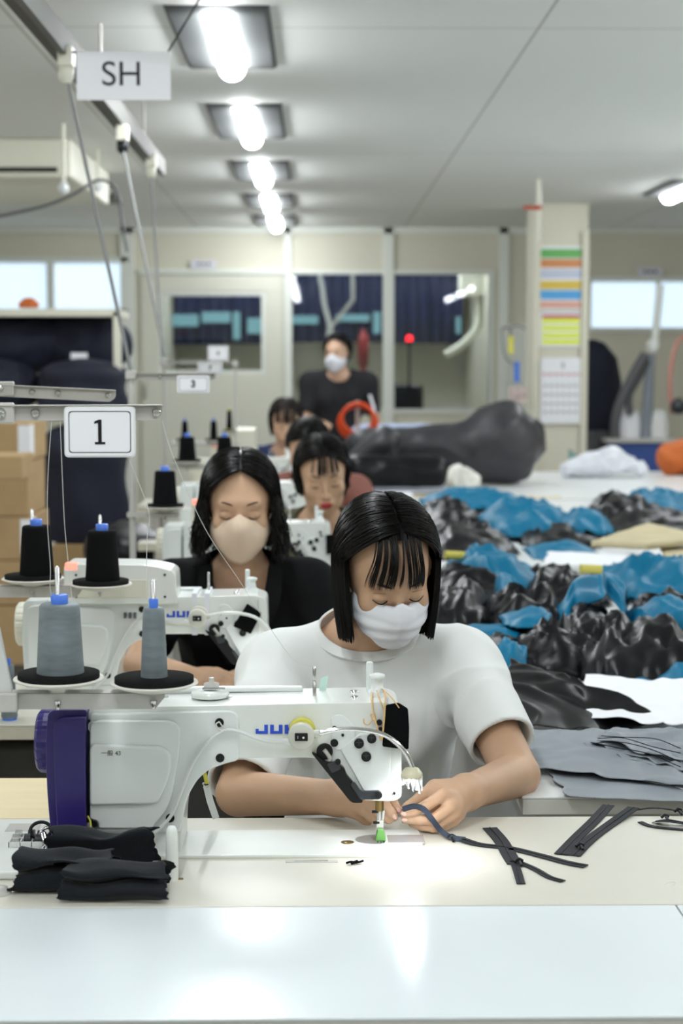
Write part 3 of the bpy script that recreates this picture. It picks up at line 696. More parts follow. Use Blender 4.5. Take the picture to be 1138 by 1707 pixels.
    MB().lathe([(.0048, -.002), (.0048, .003)], at(631, 1325, YF-.017), axis='Y', n=20).build('screw', M['black'], t, bevel=.0005)
    MB().prism(fillet(Q([(545, 1273), (562, 1267), (568, 1282), (553, 1288)], YF-.012), .002), YF-.0155, YF-.009).build('cable_clip', M['blackm'], t, bevel=.001)
    MB().lathe([(.004, -.002), (.004, .003)], at(563, 1270, YF-.0165), axis='Y', n=20).build('screw', M['black'], t, bevel=.0005)
    # needle bar, presser foot
    nx, ny = onz(632, 1405, TZ).x, 2.432
    MB().cyl((nx-.0, ny, .852), (nx, ny, .828), .0062).build('needle_bar', M['brass'], t)
    MB().cyl((nx, ny, .83), (nx, ny, .80), .0036).cyl((nx+.006, ny, .829), (nx+.003, ny, .796), .003).box((nx-.004, ny-.004, .80), (nx+.006, ny+.004, .815)).build('presser_bar', M['steel'], t, bevel=.0008)
    MB().cyl((nx-.011, ny-.003, .827), (nx-.003, ny-.003, .827), .0022).cyl((nx-.009, ny-.003, .811), (nx, ny-.003, .811), .002).build('clamp_screw', M['black'], t)
    MB().prism([V((nx-.006, 0, .786)), V((nx+.009, 0, .786)), V((nx+.009, 0, .791)), V((nx+.005, 0, .802)), V((nx-.003, 0, .802))], ny-.012, ny+.006).build('presser_foot', M['green'] if k == 0 else M['steel'], t, bevel=.001)
    # needle plate and slides
    pl = [V((nx-.002+.033*math.cos(a)*(1 if math.cos(a) < 0 else .35), ny+.024*math.sin(a), 0)) for a in np.linspace(0, 2*math.pi, 36, endpoint=False)]
    MB().slab(pl, TZ+.003, TZ+.0056).build('needle_plate', mat('plate_steel', (.40, .39, .38), .4, metal=.6), t)
    m_ = MB()
    for i in range(3): m_.box((nx-.004+i*.0045, ny-.02, TZ+.0055), (nx-.002+i*.0045, ny-.008, TZ+.0066))
    m_.build('feed_dog', M['blackm'], t)
    MB().box((nx+.012, ny-.018, TZ+.004), (nx+.065, ny+.02, TZ+.0058)).build('slide_plate', mat('slide_satin', (.66, .68, .72), .25, metal=.6), t)
    oc = onz(579, 1403, TZ+.006); MB().lathe([(.0095, -.004), (.0095, 0), (.004, .0006)], (oc.x, oc.y, TZ+.0055), n=24).build('oil_cap', M['brass'], t)
    # top fittings
    tp = at(350, 1147, 2.43); zt = at(400, 1172, YF).z
    MB().lathe([(.027, 0), (.028, .003), (.026, .008), (.015, .010), (.006, .010)], (tp.x, 2.43, zt-.001)).build('bobbin_winder', M['white'], t)
    MB().lathe([(.011, .01), (.011, .018), (.004, .018), (.004, .026)], (tp.x+.002, 2.43, zt)).build('winder_pulley', M['grey'], t)
    MB().cyl((tp.x-.01, 2.42, zt+.012), (tp.x+.022, 2.415, zt+.013), .0022).build('winder_lever', M['chrome'], t)
    q = at(524, 1160, 2.43); MB().lathe([(.0028, -.002), (.0028, .020), (.002, .021), (.0028, .023), (.0028, .040), (.001, .043)], (q.x, 2.43, zt), n=12).build('thread_pin', M['steel'], t)
    for x in (590, 591): pass
    for yy in (2.41, 2.45): q = at(591, 1158, 2.43); MB().lathe([(.0065, 0), (.006, .003), (.002, .004)], (q.x, yy, zt-.0005), n=20).build('top_screw', M['chrome'], t)
    for px_ in (276, 382): q = at(px_, 1158, 2.43); MB().lathe([(.005, 0), (.005, .002)], (q.x, 2.42, zt-.0005), n=16).build('top_screw', M['steel'], t)
    q = at(627, 1160, 2.43)
    MB().lathe([(.014, -.004), (.014, .008), (.009, .010), (.0075, .024), (.011, .026), (.011, .031), (.004, .033)], (q.x+.001, 2.425, zt), n=24).build('pressure_dial', M['whitesh'], t)
    MB().box((q.x-.014, 2.445, zt-.002), (q.x-.004, 2.452, zt+.046)).build('thread_guide_post', M['whitesh'], t, bevel=.003)
    MB().box((at(200, 1160, 2.47).x, 2.462, zt-.002), (at(505, 1160, 2.47).x, 2.476, zt+.006)).build('rear_rail', M['whitesh'], t, bevel=.003)
    if k == 0:
        q = at(536, 1150, 2.47); MB().add([(q.x-.004, 2.47, zt-.002), (q.x+.006, 2.47, zt-.002), (q.x+.010, 2.468, zt+.022), (q.x-.001, 2.468, zt+.018)], [(0, 1, 2, 3), (3, 2, 1, 0)]).build('adhesive_flag', mat('mint_tape', (.55, .78, .70), .4), t)
    # handwheel and belt cover
    hx0, hx1 = at(62, 1236, YF+.05).x, at(97, 1236, YF+.05).x; hz = at(80, 1236, YF+.05).z
    MB().lathe([(.02, 0), (.040, .001), (.045, .005), (.046, .012), (.0455, .024), (.046, .036), (.03, .037)], (hx0, 2.43, hz), axis='X', n=72,
               mod=lambda a, i: 1-.035*(math.sin(a*18) > .2) if i in (3, 4, 5, 2) else 1, smooth=False).build('handwheel', wheel, t)
    bc = fillet(Q([(82, 1182), (147, 1180), (147, 1424), (94, 1424), (86, 1380), (80, 1310), (78, 1240)]), [.01, .006, .002, .004, .02, .03, .02])
    MB().prism(bc, YF-.012, YR+.01).build('belt_cover', cover, t, bevel=.010, seg=4)
    bc2 = fillet(Q([(91, 1203), (102, 1197), (143, 1195), (144, 1404), (98, 1404), (92, 1300), (90, 1228)], YF-.02), [.004, .006, .002, .002, .01, .02, .008])
    MB().prism(bc2, YF-.026, YF-.004).build('belt_cover_panel', cover, t, bevel=.008, seg=2)
    MB().box((at(143, 1200, YF).x, YF-.006, at(0, 1400, YF).z), (at(150, 1200, YF).x, YR, at(0, 1200, YF).z)).build('belt_gap', M['black'], t)
    if panel:
        pp = fillet([V((-.290, 0, .985)), V((-.290, 0, 1.068)), V((-.115, 0, 1.066)), V((-.063, 0, 1.052)), V((-.060, 0, .985))], [.01, .012, .04, .012, .004])
        MB().prism(pp, YF-.02, YR-.03).build('control_panel', M['cream'] if k > 1 else M['white'], t, bevel=.005)
        MB().prism(fillet([V((-.272, 0, .998)), V((-.272, 0, 1.035)), V((-.12, 0, 1.035)), V((-.12, 0, .998))], .005), YF-.022, YF-.015).build('panel_recess', M['cream'], t, bevel=.001)
        for x in (-.265, -.085):
            for z in (1.045, 1.0): MB().lathe([(.0025, -.002), (.0025, .002)], (x, YF-.021, z), axis='Y', n=12).build('screw', M['blackm'], t)
        MB().box((-.288, YF-.021, 1.054), (-.262, YF, 1.0695)).build('red_indicator', M['redled'], t, bevel=.003)
        m_ = MB()
        for i in range(3): m_.box((-.17+i*.01, YF-.016, .955), (-.165+i*.01, YF-.003, .966))
        m_.build('vent_slots', M['rubber'], t)
    # clamped feet, cable from motor
    OFF = Vector((0, 0, 0))
    return t
machine(0, 'white lockstitch sewing machine with purple handwheel and cover', M['purple'], M['purple'])
machine(1, 'white machine with cream handwheel in front of the black jacket', M['cream'], M['whitesh'], True)
machine(2, 'third machine in line, in front of the olive shirt', M['cream'], M['whitesh'], True)
machine(3, 'fourth machine in line, in front of the rust brown shirt', M['cream'], M['whitesh'], True)
machine(4, 'farthest machine, in front of the person in navy', M['cream'], M['cream'], True)
# green yellow earth wire and grey cables at the foot of machine 1
single('motor_cable', MB().tube(spline([at(148, 1372, 2.36), at(152, 1400, 2.352), onz(165, 1412, TZ+.012), onz(195, 1426, TZ+.014), onz(222, 1448, TZ+.006)]), .006), M['rubber'], 'dark grey cable leaving the front machine towards the black cloth', 'cable')
single('earth_wire', MB().tube(spline([at(146, 1360, 2.357), at(151, 1372, 2.355), at(149, 1392, 2.35)]), .0014), M['yellow'], 'thin yellow wire beside the purple cover', 'wire')

def worklamp(k, Yl=2.34, label='', wrap=False):
    global OFF
    OFF = Vector((ST[k][0], ST[k][1], 0))
    c = at(502, 1229, Yl); t = thing('work_lamp', label, 'lamp', V((c.x, Yl, c.z))+OFF)
    MB().lathe([(.017, .0), (.0185, .002), (.0185, .020), (.0175, .023), (.001, .0235)], V((c.x, Yl, c.z)), axis='Y', n=44).build('lamp_base', M['cream'], t) if 0 else None
    MB().lathe([(.001, 0), (.0165, 0), (.0185, .002), (.0185, .012), (.0185, .018)], V((c.x, Yl, c.z)), axis='Y', n=44).build('lamp_base', mat('lamp_ivory', (.62, .63, .56), .4), t)
    MB().lathe([(.0188, 0), (.0188, .017)], V((c.x+.001, Yl+.016, c.z+.003)), axis='Y', n=44).build('magnet_ring', M['yellow'] if k == 0 else M['cream'], t)
    o = MB().box((c.x-.009, Yl-.003, c.z-.005), (c.x+.009, Yl+.001, c.z+.006)).build('switch', M['black'], t, bevel=.0008)
    MB().box((c.x-.005, Yl-.0034, c.z-.0015), (c.x-.0045, Yl-.003, c.z+.0025)).lathe([(.0016, -.0004), (.0016, 0)], (c.x+.003, Yl-.003, c.z), axis='Y', n=12).build('switch_marks', M['white'], o)
    MB().cyl(at(522, 1224, Yl+.009), at(534, 1222, Yl+.009), .006, .005).build('neck_socket', mat('lamp_ivory', (.5, .5, .5)), t)
    pts = spline(pxs([(532, 1222), (565, 1216), (600, 1216), (638, 1224), (662, 1240), (680, 1262), (690, 1288)], Yl-.004), 14)
    rr = [.0038 if i % 2 else .0031 for i in range(len(pts))]
    MB().tube(pts, rr, 12).build('gooseneck', M['chrome'] if k == 0 else M['white'], t)
    h = at(686, 1288, Yl-.004)
    MB().lathe([(.004, .008), (.010, .006), (.0145, .0), (.0155, -.006), (.013, -.007)], h, n=28).build('lamp_head', mat('lamp_head_ivory', (.7, .66, .48), .35), t)
    MB().lathe([(.001, -.0065), (.0125, -.0075), (.0125, -.009), (.001, -.0095)], h, n=24).build('led_disc', M['led'], t)
    # cord to the left
    cord = spline(pxs([(482, 1237), (462, 1237), (445, 1235), (425, 1230), (403, 1221), (385, 1217), (370, 1219), (345, 1238), (320, 1275), (300, 1325), (285, 1360), (262, 1385), (250, 1395), (230, 1432)], YF-.012), 8)
    MB().tube(cord, .0024, 8).cyl(at(484, 1236, YF-.012), at(470, 1235, YF-.012), .005, .004).build('cord', M['wcable'], t)
    if k == 0:
        MB().tube(spline(pxs([(366, 1203), (360, 1207), (363, 1214), (372, 1220), (376, 1216), (370, 1210), (366, 1204)], YF-.013)), .001).build('cord_tie', M['thread'], t)
    if wrap:
        x0, x1 = at(484, 1, YF).x, at(497, 1, YF).x; z0, z1 = at(0, 1266, YF).z, at(0, 1169, YF).z
        for dx in (0, .026): MB().box((x0+dx, YF-.002, z0-.001), (x1+dx, YF+.1, z1+.002)).build('tape_band', M['maskw'], t)
    ld = bpy.data.lights.new('led_light', 'SPOT'); ld.energy = LED; ld.shadow_soft_size = .012; ld.color = (.93, .97, 1); ld.spot_size = math.radians(165); ld.spot_blend = .4
    lo = bpy.data.objects.new('led_light', ld); COL.objects.link(lo); lo.parent = t; lo.location = Vector((h.x, h.y, h.z-.012))+OFF-wloc(t)
    OFF = Vector((0, 0, 0)); return t
worklamp(0, label='ivory magnetic gooseneck lamp with black switch on the front machine')
worklamp(1, label='gooseneck lamp taped to the second machine with white bands', wrap=True)
# frayed tissue at the lamp head
h = at(686, 1288, 2.336); m_ = MB(); random.seed(3)
for i in range(26):
    a = i/26*2*math.pi; x, y = h.x+.013*math.cos(a), h.y+.010*math.sin(a)
    L_ = .006+.012*random.random()*(1+.6*math.cos(a)); m_.ribbon([(x, y, h.z-.002), (x+.002*math.cos(a), y+.002*math.sin(a), h.z-.006), (x+random.uniform(-.002, .004), y+random.uniform(-.002, .002), h.z-.008-L_)], [.0042, .004, .0012], up=(math.cos(a), math.sin(a), 0), th=.0003)
single('frayed_tissue', m_, mat('tissue', (.9, .9, .9), .8), 'white frayed tissue glowing under the front lamp head', 'tissue')
# felt pad and rubber bands on machine 1
Yp = YF-.014
fp = fillet(pxs([(643, 1176), (664, 1172), (680, 1182), (682, 1215), (681, 1250), (660, 1248), (637, 1245), (640, 1205)], Yp), .003)
single('felt_pad', MB().prism(fp, Yp, YF-.0075), M['felt'], 'black felt pad strapped to the head of the front machine', 'pad', bevel=.002)
t = thing('rubber_band', 'tan rubber bands looped over the presser dial of the front machine', 'rubber band', at(632, 1232, Yp-.01))
MB().tube(spline([at(620, 1154, 2.42), at(619, 1166, YF-.008), at(624, 1196, YF-.016), at(632, 1224, YF-.018), at(636, 1233, YF-.018), at(640, 1200, YF-.018), at(642, 1160, YF-.006), at(640, 1152, 2.42)], 6), .0012, 8).build('long_loop', M['bandc'], t)
MB().tube(spline([at(627, 1150, 2.42), at(634, 1168, YF-.01), at(641, 1184, YF-.017)], 6), .0009, 6).tube(spline([at(636, 1148, 2.42), at(650, 1160, YF-.004), at(665, 1180, YF-.016)], 6), .0009, 6).build('short_loop', M['bandc'], t)
MB().tube(spline(pxs([(606, 1198), (607, 1206), (614, 1208), (620, 1200), (618, 1192), (624, 1190), (626, 1204), (622, 1200)], YF-.006), 6), .0009, 6).build('loose_end', M['bandc'], t)
single('felt_pad', MB().prism([at(*p, YF+1.09) for p in ((389, 1043), (412, 1006), (436, 1022), (418, 1056))], YF+1.08, YF+1.092), M['felt'], 'tilted black pad on the head of the second machine', 'pad', bevel=.002)
single('felt_pad', MB().prism([at(*p, YF+2.66) for p in ((543, 892), (556, 891), (557, 922), (544, 924))], YF+2.65, YF+2.67), M['felt'], 'small black pad on the end of the third machine', 'pad', bevel=.002)
# knee lifter peg, white spring strap, plates on the table
q = onz(287, 1466, TZ); t = thing('rest_pin', 'white upright rest pin in the table beside the black cloth', 'pin', q)
MB().lathe([(.0085, 0), (.0085, .055), (.0075, .068), (.0045, .0735), (.001, .0745)], q, n=24).build('pin', M['white'], t)
for s in (-1, 1): MB().lathe([(.004, 0), (.004, .0008)], q+V((s*.011, .002, 0)), n=16).build('screw', M['brass'], t)
t = thing('spring_strap', 'white strap with yellow hook hanging under the machine arm', 'strap', at(352, 1365, 2.50))
MB().ribbon([at(344, 1310, 2.50), at(350, 1335, 2.50), at(360, 1364, 2.50)], .010, up=(0, -1, 0), th=.0012).build('strap', M['wcable'], t)
MB().tube(pxs([(338, 1278), (345, 1306)], 2.495), .003).build('hook', M['yellow'], t)
MB().tube(spline(pxs([(345, 1304), (338, 1306), (344, 1312), (350, 1306), (345, 1303)], 2.495)), .001).build('ring', M['steel'], t)
a, b = onz(476, 1436, TZ), onz(563, 1436, TZ)
t = thing('hinge_slot', 'narrow steel slot plate in the beige table in front of the bed', 'plate', ((a.x+b.x)/2, a.y, TZ))
MB().box((a.x, a.y-.006, TZ-.002), (b.x, a.y+.005, TZ+.0008)).build('plate', M['grey'], t, bevel=.0005)
MB().box((a.x+.012, a.y-.003, TZ), (b.x-.014, a.y+.002, TZ+.0014)).build('bar', M['steel'], t)
m_ = MB(); q = onz(590, 1438, TZ+.003)
m_.tube(spline([q+V((-.011, -.002, 0)), q+V((-.004, .001, .001)), q+V((.003, 0, 0)), q+V((.013, .004, .0015))]), .0016).tube([q+V((-.004, -.003, 0)), q+V((.005, .003, .001))], .0022)
single('thread_scrap', m_, M['felt'], 'tiny black scrap on the table right of the steel slot', 'scrap')
# accessory tray and scissors at the left
t = thing('bobbin_tray', 'white plastic bobbin tray at the left table edge', 'tray', onz(35, 1405, TZ))
a, b = onz(-60, 1456, TZ), onz(80, 1375, TZ)
MB().box((a.x, 2.26, TZ), (at(74, 1400, 2.4).x, 2.53, TZ+.012)).build('tray_base', M['white'], t, bevel=.004)
m_ = MB(); q0 = onz(14, 1412, TZ+.012)
for i in range(4): m_.box((q0.x+i*.016, q0.y-.002, TZ+.012), (q0.x+.002+i*.016, q0.y+.045, TZ+.02))
for j in range(3): m_.box((q0.x, q0.y-.002+j*.022, TZ+.012), (q0.x+.05, q0.y+j*.022, TZ+.02))
m_.build('divider', M['white'], t, bevel=.0005)
a, b = onz(8, 1386, TZ+.012), onz(70, 1373, TZ+.012)
MB().box((a.x, a.y, TZ+.012), (b.x, b.y, TZ+.0125)).build('recess', M['grey'], t)
for i, (dx, dy) in enumerate(((.008, .01), (.024, .012), (.04, .010), (.008, .032), (.026, .034), (.04, .03))):
    single('bobbin', MB().cyl((q0.x+dx-.003, q0.y+dy, TZ+.020), (q0.x+dx+.006, q0.y+dy, TZ+.020), .0078), M['blackm'] if i % 3 else M['steel'], 'small metal bobbin in the white tray, '+['left one of the near row', 'middle one of the near row', 'right one of the near row', 'left one of the far row', 'middle one of the far row', 'right one of the far row'][i], 'bobbin', 'bobbins in the white tray')
t = thing('thread_snips', 'chrome scissors lying between tray and purple cover', 'scissors', onz(70, 1400, TZ+.015))
for cx, cy, ph in ((68, 1384, 0), (84, 1392, .4)):
    c = at(cx, cy, 2.40); m_ = MB(); m_.tube([c+V((.015*math.cos(a), .012*math.sin(a)*.6, .010*math.sin(a))) for a in np.linspace(0, 2*math.pi, 24)], .0026, 8); m_.build('finger_ring', M['chrome'] if ph else M['black'], t)
MB().tube([at(72, 1392, 2.39), at(78, 1418, 2.33)], .006, 8, r1=.003).tube([at(86, 1398, 2.39), at(70, 1416, 2.33)], .005, 8, r1=.003).build('blade', M['chrome'], t)
single('knob', MB().lathe([(.016, 0), (.016, .003), (.011, .004), (.011, .009), (.002, .010)], onz(-1, 1490, TZ)), M['grey'], 'round grey knob cut by the left edge of the frame', 'knob')
# black cloth scraps
M['felt2'] = mat('charcoal_cotton', (.010, .0125, .016), .9, bump=.35, bscale=500, spec=.15, sheen=.1)
def folded(label, px0, px1, py, prof, seed, dep=.05, wob=.004, skew=0, n=46, thick=.0016, ragged=.004, flare=0):
    """cloth lying in layers: prof is a fold line [(y, z)] swept along x between two pixels on the table"""
    a = onz(px0, py, TZ+.001); b = onz(px1, py, TZ+.001); P = [V((p[0]*.001, p[1]*.001, 0)) for p in prof]; P = spline(P, 7); K = len(P); vs = []; fs = []
    for i in range(n+1):
        u = i/n; x = a.x+(b.x-a.x)*u
        for j, p in enumerate(P):
            q = Vector((x*22+seed, p.x*26, p.y*40)); wv = noise.noise_vector(q*.55+Vector((0, j*.06, 0)))*1.7; x += (u-.5)*(b.x-a.x)*.11*noise.noise(Vector((j*.16+seed, seed, 0)))
            e = (noise.noise(Vector((j*.5, seed, 0)))+.5*noise.noise(Vector((j*1.9, seed, 4))))*ragged*(1 if u in (0, 1) else 0)
            sc = 1-.35*flare*(1-u)
            z = TZ+.0018+p.y*sc*(1+.25*noise.noise(Vector((x*16+seed, j*.05, 2))))+wob*wv.z*min(1, p.y/.012)
            vs.append((x+e+wob*.8*wv.x, a.y+(b.y-a.y)*u+p.x+skew*u*.001+wob*1.3*wv.y, max(TZ+.0015, z)))
    for i in range(n):
        for j in range(K-1): fs.append((i*K+j, (i+1)*K+j, (i+1)*K+j+1, i*K+j+1))
    o = MB().add(vs, fs, True).build('cloth_scrap', M['felt2'], smooth=True)
    s_ = o.modifiers.new('solid', 'SOLIDIFY'); s_.thickness = thick; s_.offset = 0
    return tag(o, label, 'cloth')
folded('black cloth scrap with a frayed upper edge, left part of the pile', 32, 172, 1490, [(60, 1), (10, 1), (-2, 6), (-3, 16), (8, 24), (40, 25), (52, 30), (44, 36), (10, 34), (2, 40), (14, 47), (52, 44), (64, 30), (70, 12)], 3, wob=.005)
folded('arched black cloth strip on top at the back of the pile', 86, 236, 1478, [(30, 2), (34, 30), (30, 50), (44, 58), (70, 56), (84, 44), (92, 20), (100, 1)], 8, wob=.004, skew=14, flare=-.3)
folded('narrow black cloth tail pointing at the white rest pin', 214, 276, 1462, [(-8, 1), (-6, 10), (4, 13), (16, 8), (20, 1)], 21, wob=.003)
folded('flat folded black cloth scrap in front, hanging over to the white table', 116, 262, 1504, [(2, 1), (-6, 8), (-6, 18), (6, 23), (22, 20), (8, 27), (-2, 33), (8, 41), (30, 43), (52, 40), (66, 24), (72, 2)], 12, wob=.004)
m_ = MB(); random.seed(5)
for i in range(60):
    q = Vector(onz(34+i*.9+random.uniform(-2, 2), 1446-abs(i-20)*.1, TZ+.046)); m_.tube([q, q+V((random.uniform(-.004, .002), 0, .003+random.random()*.006))], .0004, 4)
single('frayed_fringe', m_, M['felt2'], 'tiny frayed threads along the top of the left black scrap', 'threads')

# ================================================================ THREAD STANDS
def cone(cx, yt, yb, wt, wb, Y, m, label, dish=True, pin=True, cx2=None, yel=False, grp='thread cones'):
    s = Y/2845; top = at(cx, yt, Y); bot = at(cx2 or cx, yb, Y); h = top.z-bot.z; c = V(((top.x+bot.x)/2, Y, bot.z)); rt_, rb = wt/2*s, wb/2*s
    t = thing('thread_cone', label, 'thread', (c.x, Y, bot.z), grp)
    prof = [(rb*.9, 0), (rb, .003)]+[(rb+(rt_-rb)*i/12, .003+(h-.006)*i/12) for i in range(1, 13)]+[(rt_*.9, h), (rt_*.3, h)]
    n0 = 40; MB().lathe(prof, c, n=n0).build('thread_winding', m, t)
    MB().lathe([(rt_*.42, h-.001), (rt_*.44, h+.011), (rt_*.38, h+.0125), (rt_*.12, h+.0125)], c, n=28).build('spool_top', M['blue'] if not yel else M['yellow'], t)
    MB().lathe([(rb*.9, -.006), (rb*.9, .002)], c, n=28).build('spool_foot', M['blue'] if not yel else M['yellow'], t)
    return c, h, rt_, rb
def stand(parts, Y, label, arm, toparm=None, pole=None, sign=None, dishes=(), pinh=.035, armh=22):
    """arm (x0,y0,x1,y1) channel carrying the dishes"""
    t = thing('thread_stand', label, 'thread stand', at(arm[0], arm[3], Y))
    a = at(arm[0], arm[3], Y); b = at(arm[2], arm[1], Y)
    fr = fillet([V((a.x, 0, a.z)), V((b.x-(b.z-a.z)*.6, 0, a.z)), V((b.x, 0, b.z-.006)), V((b.x, 0, b.z)), V((a.x, 0, b.z))], .002)
    MB().prism(fr, Y-.012, Y-.0105).box((a.x, Y-.012, b.z-.0015), (b.x, Y+.014, b.z)).build('spool_arm', M['grey'], t, bevel=.0005)
    for (dx, dy, dr, lx) in dishes:
        s = Y/2845; c = at(dx, dy, Y); r = dr*s; hz = c.z-b.z
        MB().lathe([(.014, -hz), (.012, -hz*.5), (.016, -.012), (r*.8, -.004), (r, .001), (r*.99, .003), (.005, .001)], c, n=48).build('spool_dish', M['cream'] if 0 else mat('dish_ivory', (.72, .71, .63), .35), t)
        MB().lathe([(r*.9, .002), (r*.9, .010), (.004, .0105)], c, n=48).build('foam_pad', M['foam'], t)
        MB().lathe([(.0034, 0), (.0034, lx), (.001, lx+.003)], c, n=14).build('spool_pin', M['steel'], t)
        MB().lathe([(.0025, -.012), (.0025, -.006), (.0045, -.006), (.0045, 0)], c-V((0, .0135, hz+.010)), n=8).build('nut', M['steel'], t)
    if toparm:
        x0, y0, x1, y1, sl = toparm; a = at(x0, y1+sl, Y); b = at(x1, y1, Y); c = at(x1, y0, Y); d = at(x0, y0+sl, Y)
        MB().prism(fillet([a, b-V((.012, 0, 0)), b+V((0, 0, .008)), c, d], [0, .004, .006, .002, 0]), Y-.001, Y+.0005).prism([d, c, c-V((0, 0, .0015)), d-V((0, 0, .0015))], Y-.012, Y+.0).build('guide_arm', M['grey'], t, bevel=.0004)
        n = 2
        for u in ((.36, .97) if x1 > 230 else (.45, .62, .95)):
            p = a.lerp(b, u)*.5+d.lerp(c, u)*.5
            MB().lathe([(.003, -.007), (.0058, -.0055), (.0058, -.002)], V((p.x, Y, p.z)), axis='Y', n=20).build('eyelet', M['steel'], t)
        if 'clamp' in parts:
            p = at(-6, (y0+y1)/2+sl, Y); MB().box((at(-30, 0, Y).x, Y-.010, p.z-.014), (at(14, 0, Y).x, Y-.001, p.z+.014)).build('arm_clamp', M['grey'], t, bevel=.003)
            MB().lathe([(.003, -.016), (.007, -.013), (.007, -.009)], V((p.x+.008, Y, p.z)), axis='Y', n=14).build('clamp_nut', M['steel'], t)
    else_pole = None
    if pole:
        px, y0, y1, r = pole; a = at(px, y0, Y); MB().cyl(a, (a.x, a.y, 0), r).build('pole', M['grey'], t)
        MB().box((a.x-.014, Y-.014, a.z-.02), (a.x+.014, Y+.014, a.z+.004)).build('pole_joint', M['grey'], t, bevel=.003)
    return t
def numsign(x0, y0, x1, y1, Y, txt, label, size, wd=None):
    a = at(x0, y1, Y); b = at(x1, y0, Y); t = thing('number_sign', label, 'sign', ((a.x+b.x)/2, Y, a.z))
    w_ = b.x-a.x; h_ = b.z-a.z
    rr = fillet([V((a.x, 0, a.z)), V((b.x, 0, a.z)), V((b.x, 0, b.z)), V((a.x, 0, b.z))], w_*.06)
    MB().prism(rr, Y-.001, Y).build('card', M['paper'], t)
    m_ = MB(); i1 = w_*.045; i2 = i1+w_*.012; n = len(rr); c = V(((a.x+b.x)/2, 0, (a.z+b.z)/2))
    def ins(p, d): return V((c.x+(p.x-c.x)*(1-2*d/w_), Y-.0014, c.z+(p.z-c.z)*(1-2*d/h_)))
    o_ = [ins(p, i1) for p in rr]; n_ = [ins(p, i2) for p in rr]
    m_.add(o_+n_, [(i, (i+1) % n, (i+1) % n+n, i+n) for i in range(n)]); m_.build('border_line', M['blackm'], t)
    if txt == '1':
        k_ = .001; q_ = [(-7, -19), (7.5, -19), (7.5, -15.5), (2.6, -15.5), (2.6, 19), (-1.5, 19), (-7.5, 16), (-7.5, 12.5), (-2.4, 14), (-2.4, -15.5), (-7, -15.5)]
        MB().prism([V((c.x+a_*k_*.95, 0, c.z+b_*k_*.86)) for a_, b_ in q_], Y-.0016, Y-.0009).build('number', M['black'], t)
    else: o = textmesh(txt, size, M['black'], 'number', t, (c.x, Y-.0015, c.z), width=wd, bold=.0008)
    # glossy laminate sleeve
    MB().prism(fillet([V((a.x-.002, 0, a.z-.002)), V((b.x+.002, 0, a.z-.002)), V((b.x+.002, 0, b.z+.002)), V((a.x-.002, 0, b.z+.002))], w_*.07), Y+.0002, Y+.0008).build('laminate', M['wcable'], t)
    return t
Y1 = 2.28
stand('clamp', Y1, 'grey thread stand of the front machine with grey thread cones', (-60, 1152, 276, 1180), (-60, 674, 271, 701, 1), (-85, 660, 0, .009), None, [(98, 1133, 76, .152), (257, 1140, 74, .140)])
MB_ = None
cone(102, 1006, 1130, 67, 80, Y1, M['thgrey'], 'wide grey thread cone on the front stand', cx2=98, grp=None)
cone(256, 1013, 1136, 36, 46, Y1, M['thgrey'], 'narrow grey thread cone on the front stand', cx2=257, grp=None)
numsign(110, 680, 223, 760, Y1-.014, '1', 'white sign card with the number 1', .05, .0155)
# stand upright bracket at the left edge
t = thing('stand_bracket', 'tall grey bracket at the left frame edge beside the thread stand', 'bracket', at(0, 1180, Y1+.02))
MB().prism([at(*p, Y1-.02) for p in ((-30, 1045), (-2, 1045), (20, 1150), (20, 1156), (-30, 1156))], Y1-.02, Y1-.01).build('plate', mat('bracket_grey', (.62, .63, .62), .35), t, bevel=.002)
MB().box((at(-30, 0, Y1).x, Y1-.025, at(0, 1182, Y1).z), (at(14, 0, Y1).x, Y1-.012, at(0, 1150, Y1).z)).build('clamp', M['grey'], t, bevel=.003)
cone(20, 1195, 1196, 20, 30, 3.3, M['thgrey'], 'x', grp=None) if 0 else None
t_ = cone(15, 1108, 1196, 18, 28, 3.3, M['thgrey'], 'grey thread cone with blue ends standing on the second table at the left', grp=None)
Y2 = 3.30
stand('clamp', Y2, 'thread stand of the second machine with black thread cones', (-60, 975, 140, 995), (-60, 650, 193, 670, -12), (-70, 640, 0, .009), None, [(55, 966, 52, .135), (168, 975, 52, .135)])
cone(64, 876, 963, 47, 58, Y2, M['thblack'], 'left black thread cone above the grey cones', cx2=58)
cone(173, 884, 971, 48, 58, Y2, M['thblack'], 'right black thread cone above the grey cones', cx2=168)
Y3 = 4.62
stand('', Y3, 'thread stand on a grey pole left of the black jacket, third station', (212, 854, 300, 862), (214, 622, 360, 634, 0), (218, 620, 935, .0085), None, [(276, 846, 34, .10)])
cone(275, 785, 843, 34, 42, Y3, M['thblack'], 'black thread cone left of the hair of the person in the black jacket')
numsign(296, 627, 348, 654, Y3-.015, '3', 'small white number card on the third stand', .026)
Y4 = 6.1
stand('', Y4, 'thread stand on a thin grey pole, fourth station', (268, 774, 400, 782), (268, 600, 352, 607, 0), (273, 600, 850, .008), None, [(312, 770, 26, .09), (374, 772, 24, .09)])
cone(312, 728, 768, 24, 30, Y4, M['thblack'], 'small black thread cone with blue top above the third station cone')
cone(374, 728, 770, 22, 28, Y4, M['thblack'], 'small black thread cone half hidden behind the hair')
numsign(330, 604, 370, 624, Y4-.02, '7', 'small white card above and right of the third station card', .022)
Y5 = 7.6
stand('', Y5, 'farthest thread stand with slim cones', (285, 738, 400, 743), (300, 601, 392, 606, 0), (392, 603, 760, .006), None, [(308, 735, 16, .09), (356, 735, 16, .09), (382, 720, 12, .05)])
cone(308, 702, 733, 9, 13, Y5, M['thblack'], 'slim black thread cone, left one of the farthest three')
